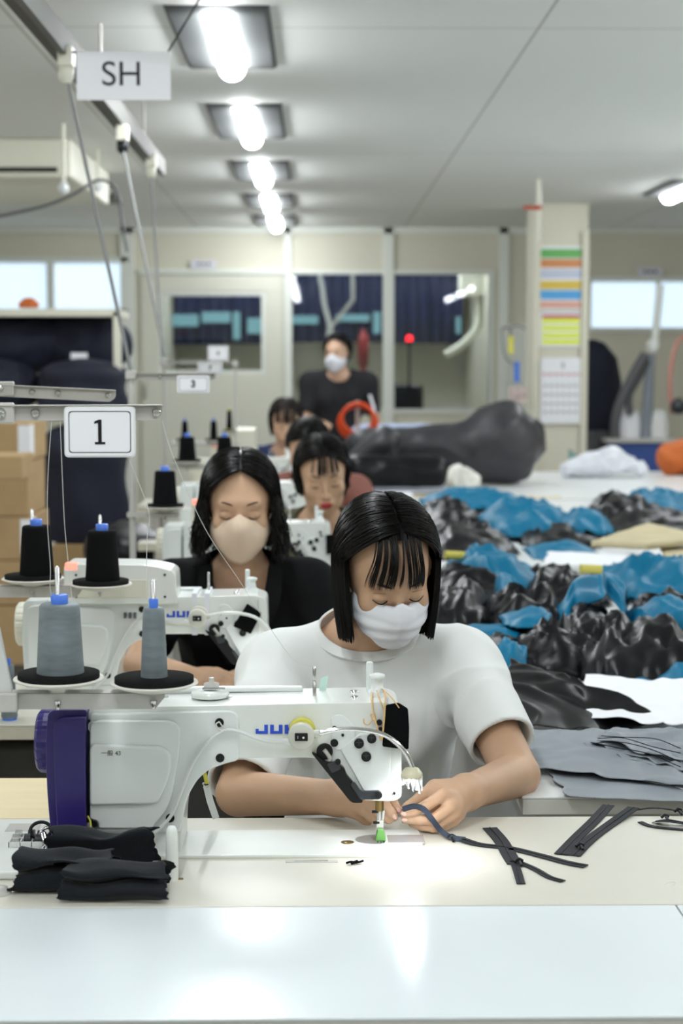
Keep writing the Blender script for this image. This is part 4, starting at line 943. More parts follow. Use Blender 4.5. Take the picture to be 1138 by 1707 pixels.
cone(356, 702, 733, 10, 13, Y5, M['thblack'], 'slim black thread cone, middle one of the farthest three')
cone(382, 684, 715, 7, 10, Y5, M['thblack'], 'slim black thread cone with yellow ends', yel=True)
numsign(347, 577, 380, 601, Y5-.02, '8', 'topmost small white card on the farthest stand', .02)
# far clutter on the fourth table
single('machine_box', MB().box(tuple(at(385, 760, 8.3)), tuple(at(428, 712, 8.6))), M['cream'], 'cream machine cover at the farthest station', 'cover', bevel=.01)
single('flat_frame', MB().box(tuple(at(285, 742, 8.9)), tuple(at(420, 736, 9.0))).box(tuple(at(285, 850, 5.6)), tuple(at(322, 846, 5.7))), M['grey'], 'thin grey bars behind the far thread stands', 'bars')
# threads
def thr(l, label, Y=Y1, r=.00042, grp='threads running from the guide arms'):
    pts = [at(p[0], p[1], p[2] if len(p) > 2 else Y) for p in l]
    tag(MB().tube(spline(pts), r, 5).build('thread', M['thread']), label, 'thread', grp)
thr([(86, 700), (80, 790), (79, 870), (84, 945), (84, 985), (96, 1004)], 'white thread left of the number 1 sign, the left one of the pair')
thr([(100, 700), (104, 800), (108, 880), (116, 960), (120, 1004)], 'white thread left of the number 1 sign, the right one of the pair')
thr([(270, 702, Y1), (290, 765, Y1), (340, 878, 2.32), (400, 970, 2.36), (452, 1050, 2.38), (490, 1100, 2.40), (524, 1112, 2.43)], 'fine thread running down across the person in the black jacket')
thr([(212, 758), (247, 850), (245, 900), (244, 985), (250, 1012)], 'fine thread hanging from the number 1 sign to the narrow grey cone')
# zip tapes
def og(px, py, z=.0015): return onz(px, py, TZ+z)
def tape(p, w, m='zipper', z=.0015, th=.0006): return [q if isinstance(q, Vector) else og(q[0], q[1], q[2] if len(q) > 2 else z) for q in p]
def ziptape(label, lines, pull=None, m='zipper', grp='zip tapes on the table', teeth=True):
    t = thing('zip_tape', label, 'zip', lines[0][0][0] if isinstance(lines[0][0][0], Vector) else og(*lines[0][0][0][:2]), grp)
    for pts, w in lines:
        P = spline(tape(pts, w), 8); MB().ribbon(P, w).build('tape', M[m], t)
        if teeth: MB().tube([p+V((0, 0, .0012)) for p in P], .0007, 6).build('coil', M['black'], t)
    if pull:
        q = og(*pull, .004); MB().tube(spline([q+V((-.006, -.002, 0)), q+V((0, .001, .003)), q+V((.006, .003, 0))]), .0024, 8).tube([q+V((.001, -.004, .001)), q+V((.002, -.016, -.001))], .0022, 8).build('slider', M['black'], t)
    return t
ziptape('slate zip tape running from the fingers across the table', [([(770, 1399, .004), (800, 1408), (850, 1414), (900, 1426), (945, 1438), (976, 1444)], .016)], (752, 1396), 'zipper')
single('held_tape', MB().ribbon(spline([at(671, 1349, 2.470), at(690, 1344, 2.462), at(706, 1349, 2.452), at(720, 1366, 2.445), at(735, 1385, 2.45), og(752, 1396, .005), og(775, 1400, .003)], 8), .0085, up=(0, -.8, .6)), M['zipblue'], 'slate blue tape end held between the fingers, arching to the table', 'tape')
ziptape('short black zip lying across under the long one', [([(816, 1380), (835, 1402), (850, 1428), (858, 1440)], .022), ([(856, 1436), (862, 1452), (868, 1473)], .012), ([(862, 1436), (890, 1448), (915, 1462), (938, 1469)], .011)], (864, 1436))
ziptape('black zip folded double, right of the crossing tapes', [([(1014, 1342, .001), (990, 1368), (962, 1395), (934, 1424)], .019), ([(1056, 1346, .006), (1014, 1376), (982, 1400), (956, 1426)], .019)], (966, 1410))
ziptape('thin black zip at the right edge, upper strip', [([(1060, 1350), (1085, 1347, .006), (1115, 1349, .006), (1150, 1356)], .006)], (1130, 1352), teeth=False)
ziptape('thin black zip at the right edge, middle strip', [([(1092, 1370), (1112, 1368, .008), (1150, 1374)], .016)], (1108, 1362))
ziptape('thin black zip at the right edge, lower strip', [([(1066, 1370), (1090, 1378), (1150, 1384)], .009)], None, teeth=False)
single('thread_wisp', MB().tube(spline([og(1108, 1474), og(1116, 1470), og(1126, 1472), og(1120, 1476)]), .0003, 4), M['thread'], 'tiny thread wisp on the beige table at the right', 'thread')
# ================================================================ FABRIC ON THE LONG TABLE
def heap(x0, x1, yt, yb, depth, m, label, seed, z0=0, cat='fabric', group=None, name='nylon_fabric', sc=7, sharp=1.0, res=.014, flat=False, warp=.05, ang=0.0):
    q = onz((x0+x1)/2, yb, TZ+z0+.002); Yn = q.y; Ym = Yn+depth*.5
    xa, xb = at(x0, 600, Ym)[0], at(x1, 600, Ym)[0]; hz = max(.006, at(600, yt, Ym)[2]-TZ-z0)
    cx, cy = (xa+xb)/2, Yn+depth/2; hw, hd = (xb-xa)/2, depth/2
    nx, ny = max(12, int(2*hw/res)), max(10, int(2*hd/res)); vs = []; ok = np.zeros((nx+1, ny+1), bool)
    for i in range(nx+1):
        for j in range(ny+1):
            u, v = -1+2*i/nx, -1+2*j/ny
            p = Vector((u*hw*sc+seed*7.3, v*hd*sc, seed*1.7)); wv = noise.noise_vector(p*.55)
            p2 = p+wv*1.1; ca, sa = math.cos(ang), math.sin(ang)
            p2 = Vector((p2.x*ca+p2.y*sa, (-p2.x*sa+p2.y*ca)*2.6, p2.z))*.62
            r1 = 1-abs(noise.noise(p2))*2.4; r2 = 1-abs(noise.noise(p2*2.3+Vector((5, 2, 1))))*2.4; r3 = 1-abs(noise.noise(p2*5.3))*2.2
            rid = .60*r1+.30*r2+.10*r3
            edge = .14*noise.noise(Vector((u*2.2+seed, v*2.2, 3)))+.06*noise.noise(Vector((u*7+seed, v*7, 9)))
            rho = (abs(u)**2.6+abs(v)**2.6)**(1/2.6)+edge; e = max(0, 1-rho)
            if flat: z = hz*(min(1, e*4))*(.35+.65*max(0, rid)) if not callable(flat) else flat(u, v, rid)*min(1, e*6)
            else: z = hz*min(1, (e*1.6)**.55)*(.52+.5*rid*sharp)
            z = max(z, .002)
            ok[i, j] = rho < 1.0
            vs.append((cx+u*hw+wv.x*warp*min(1, e*3), cy+v*hd+wv.y*warp*min(1, e*3), TZ+z0+z+.001))
    fs = []; k = ny+1
    for i in range(nx):
        for j in range(ny):
            if ok[i, j] or ok[i+1, j+1]: fs.append((i*k+j, (i+1)*k+j, (i+1)*k+j+1, i*k+j+1))
    used = sorted({a for f in fs for a in f}); mp_ = {a: b for b, a in enumerate(used)}
    o = MB().add([vs[a] for a in used], [tuple(mp_[a] for a in f) for f in fs], True).build(name, M[m], smooth=True)
    s = o.modifiers.new('solid', 'SOLIDIFY'); s.thickness = .0022; s.offset = 1
    return tag(o, label, cat, group)
G1 = 'black and teal nylon pieces heaped on the long table'
def quadsheet(name, corners, m, label, z=.004, amp=.004, seed=0, n=40, cat='fabric', th=.0012, sc=9, drop=None):
    """a loose flat sheet; corners = px points in order, optional height"""
    P = [np.array(onz(c[0], c[1], TZ+(c[2] if len(c) > 2 else z))) for c in corners]; vs = []; fs = []
    for i in range(n+1):
        for j in range(n+1):
            u, v = i/n, j/n; p = P[0]*(1-u)*(1-v)+P[1]*u*(1-v)+P[2]*u*v+P[3]*(1-u)*v
            q = Vector((p[0]*sc+seed, p[1]*sc, 0)); wv = noise.noise_vector(q*.6); q += wv
            d = amp*(1-2.2*abs(noise.noise(q)))+amp*.6*noise.noise(q*2.5); e = .01*noise.noise(Vector((u*6+seed, v*6, 1)))
            vs.append((p[0]+wv.x*.006+e, p[1]+wv.y*.006, max(TZ+.0015, p[2]+d)))
    for i in range(n):
        for j in range(n): a = i*(n+1)+j; fs.append((a, a+n+1, a+n+2, a+1))
    o = MB().add(vs, fs, True).build(name, M[m], smooth=True)
    s = o.modifiers.new('solid', 'SOLIDIFY'); s.thickness = th; s.offset = 1
    return tag(o, label, cat)
# near: grey sheets, white paper, big black sheet
quadsheet('grey_fabric', [(948, 1331), (1180, 1342), (1170, 1262), (896, 1268)], 'gnylon', 'grey fabric sheet nearest the table edge on the long table', amp=.003, seed=1)
quadsheet('white_sheet', [(900, 1264), (1190, 1330), (1190, 1228), (868, 1222)], 'paper', 'white sheet between the grey fabrics on the long table', z=.006, amp=.001, seed=1)
quadsheet('grey_fabric', [(896, 1284, .010), (1180, 1318, .012), (1190, 1218, .02), (868, 1218, .016)], 'gnylon', 'pale grey fabric layer with creases behind the nearest grey sheet', amp=.006, seed=4)
for i, lb in enumerate(('lowest', 'middle', 'topmost')):
    dz = .014+.006*i; dx = i*7
    quadsheet('grey_fabric', [(978+dx, 1246-i*5, dz), (1140+dx, 1296-i*9, dz), (1200, 1230-i*4, dz+.01), (1010+dx, 1222-i*3, dz+.006)], 'gnylon', lb+' of three folded grey layers with dark seams at the right', amp=.007, seed=30+i, sc=14)
m_ = MB()
for i in range(4): m_.tube(spline([onz(x_, y_+3*math.sin(i*2+x_*.05), TZ+.040) for x_, y_ in ((984+i*6, 1240-i*4), (1030+i*4, 1244-i*6), (1080+i*4, 1258-i*8), (1134, 1278-i*10))]), .0008, 5)
single('seam_lines', m_, M['felt'], 'dark stitched edges along the folded grey fabric', 'stitching')
quadsheet('white_sheet', [(965, 1196, .02), (1170, 1212, .02), (1170, 1138, .03), (975, 1128, .03)], 'paper', 'crumpled white sheet beside the large black sheet', amp=.006, seed=9)
quadsheet('nylon_sheet', [(815, 1226, .012), (1112, 1206, .012), (960, 1135, .06), (850, 1108, .075)], 'bnylon', 'large flat black nylon sheet behind the white sleeve', amp=.014, seed=5, n=70, sc=6.5)
H = [ # x0 x1 ytop ybottom depth material seed z0 label
 (700, 900, 1048, 1142, .42, 'bnylon', 11, 0, 'black crumpled nylon right behind the white shoulder'),
 (850, 1010, 1022, 1130, .40, 'bnylon', 12, 0, 'black crumpled nylon piece with a squared fold, mid heap front row'),
 (960, 1190, 1022, 1148, .42, 'bnylon', 13, 0, 'large black crumpled nylon at the right front of the heap'),
 (1090, 1200, 1098, 1160, .20, 'teal', 14, 0, 'teal nylon scrap at the right edge beside the white sheet'),
 (1058, 1140, 1122, 1152, .14, 'teal', 15, 0, 'small teal scrap tucked behind the white sheet'),
 (820, 880, 1050, 1128, .16, 'teal', 16, .02, 'teal strip peeping out of the black front row'),
 (735, 870, 1042, 1075, .22, 'teal', 17, .04, 'thin teal edge just above the white shoulder'),
 (700, 830, 960, 1075, .50, 'bnylon', 18, 0, 'black nylon beside the cut ends of the bob hair'),
 (800, 960, 968, 1085, .50, 'bnylon', 19, 0, 'grey shining black nylon in the middle of the heap'),
 (930, 1060, 992, 1095, .42, 'bnylon', 20, .02, 'black nylon folds under the teal arch'),
 (1060, 1190, 980, 1075, .40, 'bnylon', 21, 0, 'black nylon at the right edge behind the front row'),
 (838, 925, 1010, 1048, .25, 'teal', 22, .07, 'small teal patch left of the arch'),
 (1050, 1190, 985, 1050, .24, 'teal', 23, .05, 'teal fold right of the arch leg'),
 (700, 860, 935, 1020, .60, 'bnylon', 24, 0, 'dull black nylon left of the middle, third row'),
 (860, 1010, 940, 1020, .55, 'bnylon', 25, 0, 'black nylon roll with yellow tape lying on it'),
 (735, 905, 908, 990, .50, 'teal', 26, .03, 'wide bright teal nylon beside the fringe of dark hair, third row'),
 (830, 880, 955, 1000, .20, 'teal', 27, .06, 'teal corner hanging down in the third row'),
 (1000, 1200, 920, 1000, .60, 'teal', 28, .02, 'large teal nylon at the right behind the arch'),
 (880, 1000, 905, 935, .50, 'teal', 29, 0, 'flat teal strip in front of the pale sheet'),
 (700, 860, 862, 935, .8, 'bnylon', 32, 0, 'black nylon in the fourth row behind the hair'),
 (860, 1000, 868, 915, .7, 'bnylon', 33, 0, 'black nylon in the fourth row middle'),
 (1000, 1200, 850, 905, .8, 'bnylon', 34, 0, 'black nylon in the fourth row at the right edge'),
 (690, 800, 828, 890, .9, 'bnylon', 35, 0, 'black nylon in the last row at the left'),
 (800, 960, 828, 895, .8, 'teal', 36, .02, 'broad teal nylon in the last row'),
 (925, 1022, 845, 892, .5, 'teal', 37, .03, 'pointed teal nylon in the last row beside the black roll'),
 (700, 870, 812, 850, .7, 'teal', 38, .02, 'teal nylon topmost at the far left of the heap'),
 (990, 1090, 818, 868, .6, 'bnylon', 39, .02, 'shiny black nylon bundle at the far right of the heap'),
 (1020, 1190, 812, 868, .7, 'teal', 40, .0, 'teal nylon at the far right edge of the heap'),
 (960, 1160, 838, 880, .7, 'bnylon', 41, .0, 'low black nylon below the far right teal piece'),
]
for x0, x1, yt, yb, dp, mm, sd, z0, lb in H: heap(x0, x1, yt, yb, dp, mm, lb, sd, z0, group=None, sc=9 if sd % 2 else 7, res=.013 if yb > 1000 else .02, ang=sd*1.3)
# teal arch
arc = spline(pxs([(890, 1048), (925, 1005), (965, 968), (1000, 950), (1030, 962), (1046, 1000), (1056, 1050), (1062, 1085)], 4.25), 8)
arc = [p+V((0, .05*math.sin(i*.5), 0)) for i, p in enumerate(arc)]
m_ = MB(); vs = []; fs = []; K = 9
for i, p in enumerate(arc):
    for j in range(K):
        u = j/(K-1)-.5; vs.append(p+V((.05*u*(1 if i > 25 else .3), .22*u, -.05*abs(u)*2+.012*math.sin(j*2.2+i*.3))) )
for i in range(len(arc)-1):
    for j in range(K-1): a = i*K+j; fs.append((a, a+1, a+K+1, a+K))
o = single('nylon_fabric', m_.add(vs, fs, True), M['teal'], 'teal nylon strip standing up as an arch on the black heap', 'fabric', smooth=True)
s = o.modifiers.new('solid', 'SOLIDIFY'); s.thickness = .004; ss = o.modifiers.new('s', 'SUBSURF'); ss.levels = ss.render_levels = 1
# other things on the heap
quadsheet('pale_sheet', [(905, 944, .06), (1085, 944, .06), (1080, 925, .06), (915, 920, .06)], 'paper', 'pale flat sheet lying on the heap below the beige card', seed=3, amp=.002, cat='paper')
quadsheet('beige_card', [(985, 912, .075), (1075, 917, .08), (1180, 905, .085), (1080, 880, .085)], 'beigec', 'beige folded card sheet on the heap at the right', seed=6, amp=.001, cat='card', th=.02)
quadsheet('beige_card', [(1110, 930, .07), (1180, 938, .07), (1180, 908, .07), (1100, 912, .07)], 'beigec', 'lower beige card under the folded one at the right edge', seed=7, amp=.001, cat='card', th=.01)
for x, y, Y, lb in ((758, 925, 5.1, 'yellow tape piece beside the dark bob hair'), (985, 948, 4.75, 'yellow tape piece on the black roll in the heap')):
    c = at(x, y, Y); single('tape_roll', MB().cyl(c-V((.03, 0, 0)), c+V((.03, .01, -.004)), .013), M['yellowc'], lb, 'tape', bevel=.004)
# far end of the table
def draped(label, name, parts, lo, hi, h, m, seed, amp=.03, sc=5, cat='fabric', k=.08):
    def fn(g):
        for a, b, r1, r2 in parts: g.cone(a, b, r1, r2, k)
        g.plane((0, 0, TZ+.004), (0, 0, -1))
    rf = ridge(sc, amp, seed, (1, 1, 1.6))
    return sdf_obj(name, fn, lo, hi, h, M[m], label, cat, disp=lambda p: rf(p) if p[2] > TZ+.03 else 0)
A = lambda px, py, Y: np.array(at(px, py, Y))
lo = np.array((.1, 9.0, TZ-.02)); hi = np.array((1.75, 10.9, 1.45))
draped('large charcoal nylon sheet swelling to a tall end at the right', 'charcoal_sheet',
       [(A(760, 775, 9.6), A(850, 772, 9.6), .10, .12), (A(840, 733, 9.6), A(862, 735, 9.7), .17, .16), (A(830, 735, 9.6), A(720, 748, 9.6), .165, .10), (A(720, 745, 9.6), A(605, 745, 9.6), .10, .10), (A(800, 700, 9.65), A(850, 690, 9.65), .03, .05), (A(760, 715, 9.7), A(842, 685, 9.7), .02, .03), (A(640, 740, 9.4), A(600, 770, 9.4), .09, .08)], lo, hi, .02, 'gdark', 3, amp=.014, sc=4)
draped('black crumpled nylon at the left foot of the charcoal sheet', 'black_nylon', [(A(600, 785, 9.2), A(720, 788, 9.2), .09, .08)], np.array((.1, 8.9, TZ-.02)), np.array((1, 9.5, 1.1)), .02, 'bnylon', 9, amp=.02)
M['paleblue'] = mat('pale_blue_cloth', (.45, .53, .72), .8)
o = sdf_obj('blue_cloth', lambda g: (g.cone(A(600, 722, 10.5), A(715, 718, 10.5), .05, .04), g.cone(A(600, 760, 10.5), A(715, 760, 10.5), .1, .1, .03)), np.array((.1, 10.2, TZ)), np.array((1.0, 10.8, 1.3)), .02, M['paleblue'], 'pale blue cloth folded behind the charcoal sheet', 'cloth', disp=ridge(8, .012))
o = sdf_obj('white_bundle', lambda g: (g.cone(A(765, 795, 8.9), A(790, 800, 8.9), .06, .035), g.plane((0, 0, TZ+.004), (0, 0, -1))), np.array((.5, 8.6, TZ-.02)), np.array((1.1, 9.2, 1.0)), .012, mat('white_patterned', (.75, .74, .68), .7, var=.35, vscale=14), 'small white patterned bundle in front of the charcoal sheet', 'bundle', disp=ridge(14, .012))
for x0, x1, y0, y1, Y, c, lb, nm, ct in ((640, 720, 802, 812, 8.8, 'paper', 'white papers lying left of the patterned bundle', 'paper_stack', 'papers'), (690, 750, 815, 822, 8.7, 'beigec', 'beige strip of card left of the patterned bundle', 'card_strip', 'card'), (820, 935, 818, 822, 8.68, 'wood', 'thin ruler stick on the far table', 'ruler', 'ruler')):
    a = at(x0, y1, Y); b = at(x1, y1, Y); single(nm, MB().box((a.x, Y, TZ), (b.x, Y+.25 if nm != 'ruler' else Y+.04, TZ+.006)), M[c], lb, ct, bevel=.001)
o = sdf_obj('plastic_bag', lambda g: (g.cone(A(950, 780, 10.2), A(1020, 768, 10.2), .05, .07), g.cone(A(1020, 765, 10.2), A(1065, 782, 10.2), .06, .04), g.plane((0, 0, TZ+.004), (0, 0, -1))), np.array((1.2, 9.9, TZ-.02)), np.array((2.2, 10.5, 1.1)), .016, mat('white_plastic_film', (.78, .80, .86), .3, var=.12, vscale=9), 'crumpled white plastic bag on the far table', 'bag', disp=ridge(12, .02))
o = sdf_obj('orange_cloth', lambda g: (g.cone(A(1120, 765, 10.4), A(1190, 755, 10.4), .09, .12), g.plane((0, 0, TZ+.004), (0, 0, -1))), np.array((1.9, 10.1, TZ-.02)), np.array((2.9, 10.7, 1.2)), .02, M['orangec'], 'orange cloth heap at the right edge of the far table', 'cloth', disp=ridge(8, .02))
single('green_block', MB().prism([at(949, 786, 10.6), at(949, 748, 10.6), at(966, 762, 10.6), at(966, 786, 10.6)], 10.6, 10.65), mat('sea_green', (.18, .32, .30), .6), 'small grey green wedge at the foot of the column', 'wedge')
# orange hose coil hung on a hook stand behind the grey sheet
c = at(596, 697, 9.9); t = thing('hose_coil', 'orange hose coil hanging in front of the standing person', 'hose', c)
for j in range(4):
    MB().tube([c+V(((.092+.006*j)*math.cos(a), .015*j-.02, (.085+.004*j)*math.sin(a)-.01*j)) for a in np.linspace(0, 2*math.pi, 40)], .0115, 10).build('hose_turn', M['orange'], t)
MB().cyl(c+V((0, 0, .08)), c+V((0, .1, .02)), .012).cyl(c+V((0, .06, .10)), (c.x, c.y+.06, TZ), .012).build('hook_post', M['grey'], t)
# right background: blue cabinet, presses, hoses, dark roll
t = thing('cabinet', 'blue low cabinet at the right behind the plastic bag', 'cabinet', at(1070, 770, 13.0))
a = at(1015, 800, 13.0); b = at(1124, 738, 13.0); MB().box((a.x, 13, 0), (b.x, 13.5, b.z)).build('body', M['bluep'], t, bevel=.01)
MB().box((a.x-.03, 12.97, b.z), (b.x+.03, 13.53, b.z+.03)).build('top', M['grey'], t, bevel=.005)
a = at(985, 800, 13.3); b = at(1020, 720, 13.3); single('dark_shelf', MB().box((a.x, 13.2, 0), (b.x, 13.6, b.z)), mat('dark_brown_metal', (.06, .06, .07), .6), 'dark low shelf right of the column', 'shelf', bevel=.01)
c = at(985, 700, 13.8); single('fabric_roll', MB().lathe([(.14, -c.z), (.20, -c.z+.1), (.22, .08), (.24, .3), (.20, .5), (.10, .62), (.02, .65)], c, n=28), M['navy'], 'dark navy bale behind the column at the right', 'fabric')
t = thing('dryer_stand', 'tall grey pole with a white top behind the blue cabinet', 'stand', at(1080, 735, 13.2))
MB().cyl(at(1076, 735, 13.2), at(1084, 590, 13.2), .05, .035).build('pole', mat('slate_metal', (.25, .28, .32), .4), t)
MB().lathe([(.03, -.03), (.05, 0), (.05, .05), (.02, .08)], at(1088, 582, 13.2)).cyl(at(1090, 578, 13.2), at(1100, 475, 13.2), .03).build('pipe', M['white'], t)
single('black_hose', MB().tube(spline(pxs([(1026, 745), (1026, 700), (1038, 660), (1058, 620), (1076, 590)], 13.1)), .04).tube(spline(pxs([(1050, 690), (1048, 660), (1064, 630), (1078, 600)], 13.15)), .03), M['rubber'], 'thick black hoses curving up to the tall grey pole', 'hose')
single('pink_hose', MB().tube(spline(pxs([(1120, 690), (1116, 640), (1122, 590), (1133, 565), (1150, 560)], 13)), .018), mat('salmon_hose', (.60, .28, .22), .5), 'salmon coloured hose hanging at the right edge', 'hose')
for x, y, r, lb in ((1048, 725, .10, 'left white sack on the blue cabinet'), (1096, 727, .10, 'right white sack on the blue cabinet')):
    c = at(x, 737, 13.2); w_ = r; single('sack', MB().lathe([(w_, 0), (w_*1.05, .1), (w_*.8, .2), (w_*.4, .22)], c+V((0, .05, .03)), n=20), M['paper'] if x < 1060 else M['wcable'], lb, 'sack')
single('black_tool', MB().lathe([(.03, 0), (.06, .03), (.06, .08), (.02, .12)], at(1130, 690, 12.9)), M['blackm'], 'small dark tool hanging at the right edge', 'tool')
# ================================================================ PEOPLE
def rotm(pitch, yaw, roll): return np.array(Matrix.Rotation(math.radians(yaw), 3, 'Z') @ Matrix.Rotation(math.radians(pitch), 3, 'X') @ Matrix.Rotation(math.radians(roll), 3, 'Y'))
EC = np.array((0, .012, .030)); ER = np.array((.080, .099, .090))
class Head:
    def __init__(s, c, pitch, yaw, roll=0, sc=1.0): s.c = np.array(c, float); s.R = rotm(pitch, yaw, roll); s.s = sc
    def w(s, p): return s.c+s.R@(np.array(p, float)*s.s)
    def l(s, co): return (co-s.c)@s.R/s.s
    def e(s, g, c, r, k=.01, op='add', rot=None):
        R = s.R if rot is None else s.R@np.array(rot); g.ell(s.w(c), np.array(r)*s.s, R, k*s.s, op)
    def k(s, g, a, b, r1, r2, k=.008, op='add'): g.cone(s.w(a), s.w(b), r1*s.s, r2*s.s, k*s.s, op)
    def build(s, g, mouth=True):
        s.e(g, (0, .012, .030), (.0725, .091, .083)); s.e(g, (0, -.030, -.022), (.059, .056, .080), .03)
        s.e(g, (0, -.040, -.066), (.046, .044, .040), .025); s.e(g, (0, -.076, -.096), (.016, .013, .012), .02)
        for q in (-1, 1):
            s.e(g, (q*.040, -.060, -.028), (.020, .018, .020), .02); s.k(g, (q*.056, .0, -.045), (q*.035, -.045, -.085), .013, .012, .02)
        s.e(g, (0, -.076, .022), (.048, .013, .012), .018)
        for q in (-1, 1): s.e(g, (q*.031, -.099, -.002), (.017, .014, .010), .010, 'sub')
        for q in (-1, 1): s.e(g, (q*.031, -.0735, -.003), (.0150, .0135, .0115), .003)
        s.k(g, (0, -.086, .008), (0, -.1045, -.036), .0055, .0078, .010); s.e(g, (0, -.103, -.038), (.0095, .0085, .0075), .004)
        for q in (-1, 1): s.e(g, (q*.0105, -.095, -.041), (.0065, .008, .006), .004)
        s.e(g, (0, -.083, -.066), (.024, .012, .018), .012)
        s.e(g, (0, -.0955, -.0625), (.021, .007, .0048), .003); s.e(g, (0, -.0935, -.071), (.017, .007, .0055), .003)
        s.k(g, (-.017, -.1015, -.0668), (.017, -.1015, -.0668), .0012, .0012, .002, 'sub')
        for q in (-1, 1):
            s.e(g, (q*.0755, .012, -.008), (.006, .017, .028), .006, rot=Matrix.Rotation(q*.35, 3, 'Z')); s.e(g, (q*.0815, .008, -.008), (.004, .009, .016), .003, 'sub')
def gen_hand(g, wrist, d, nrm, L=.165, side=1):
    """relaxed hand: d = direction of fingers, nrm = back of the hand, side = where the thumb sits"""
    w_ = np.array(wrist, float); d = np.array(d, float); d /= np.linalg.norm(d); n = np.array(nrm, float); n -= d*(n@d); n /= np.linalg.norm(n); c = np.cross(d, n)*side
    R = np.stack([d, c, n], 1); g.ell(w_+d*L*.27, (L*.30, L*.235, L*.085), R, .012)
    for i, (o, ln) in enumerate(((.17, .42), (.06, .46), (-.05, .43), (-.16, .34))):
        a = w_+d*L*.46+c*L*o; p1 = a+(d*.92-n*.3)*L*ln*.45; p2 = p1+(d*.6-n*.75)*L*ln*.32; p3 = p2+(d*.3-n*.8)*L*ln*.25
        g.chain([w_+d*L*.3+c*L*o*.8, a, p1, p2, p3], [.009, .0085, .0075, .0068, .006], .008)
    a = w_+d*L*.12+c*L*.16; p1 = a+(d*.6+c*.5-n*.2)*L*.27; g.chain([a, p1, p1+(d*.9-n*.3)*L*.2], [.012, .0095, .0075], .01)
def strands(hd, specs, rad, seed, cols=5, taper=.35):
    """specs: list of polylines (numpy k x 3) in world space -> one mesh of thin tapered 3-sided tubes"""
    P = np.array(specs); n, k, _ = P.shape; T = np.gradient(P, axis=1); T /= np.linalg.norm(T, axis=2, keepdims=True)+1e-9
    ref = np.array((.31, .22, .92)); U = np.cross(T, ref); U /= np.linalg.norm(U, axis=2, keepdims=True)+1e-9; W = np.cross(T, U)
    s = np.linspace(0, 1, k); r = rad*(1-(1-taper)*np.clip((s-.75)/.25, 0, 1))*np.clip(.5+s*6, 0, 1)
    r = r[None, :, None]*np.random.RandomState(seed).uniform(.6, 1.3, (n, 1, 1)); co = np.zeros((n, k, 3, 3))
    for j in range(3): a = 2*math.pi*j/3; co[:, :, j] = P+r*(U*math.cos(a)+W*math.sin(a))
    idx = np.arange(n*k*3).reshape(n, k, 3); f = []
    for j in range(3): f.append(np.stack([idx[:, :-1, j], idx[:, :-1, (j+1) % 3], idx[:, 1:, (j+1) % 3], idx[:, 1:, j]], -1).reshape(-1, 4))
    return co.reshape(-1, 3), np.concatenate(f)
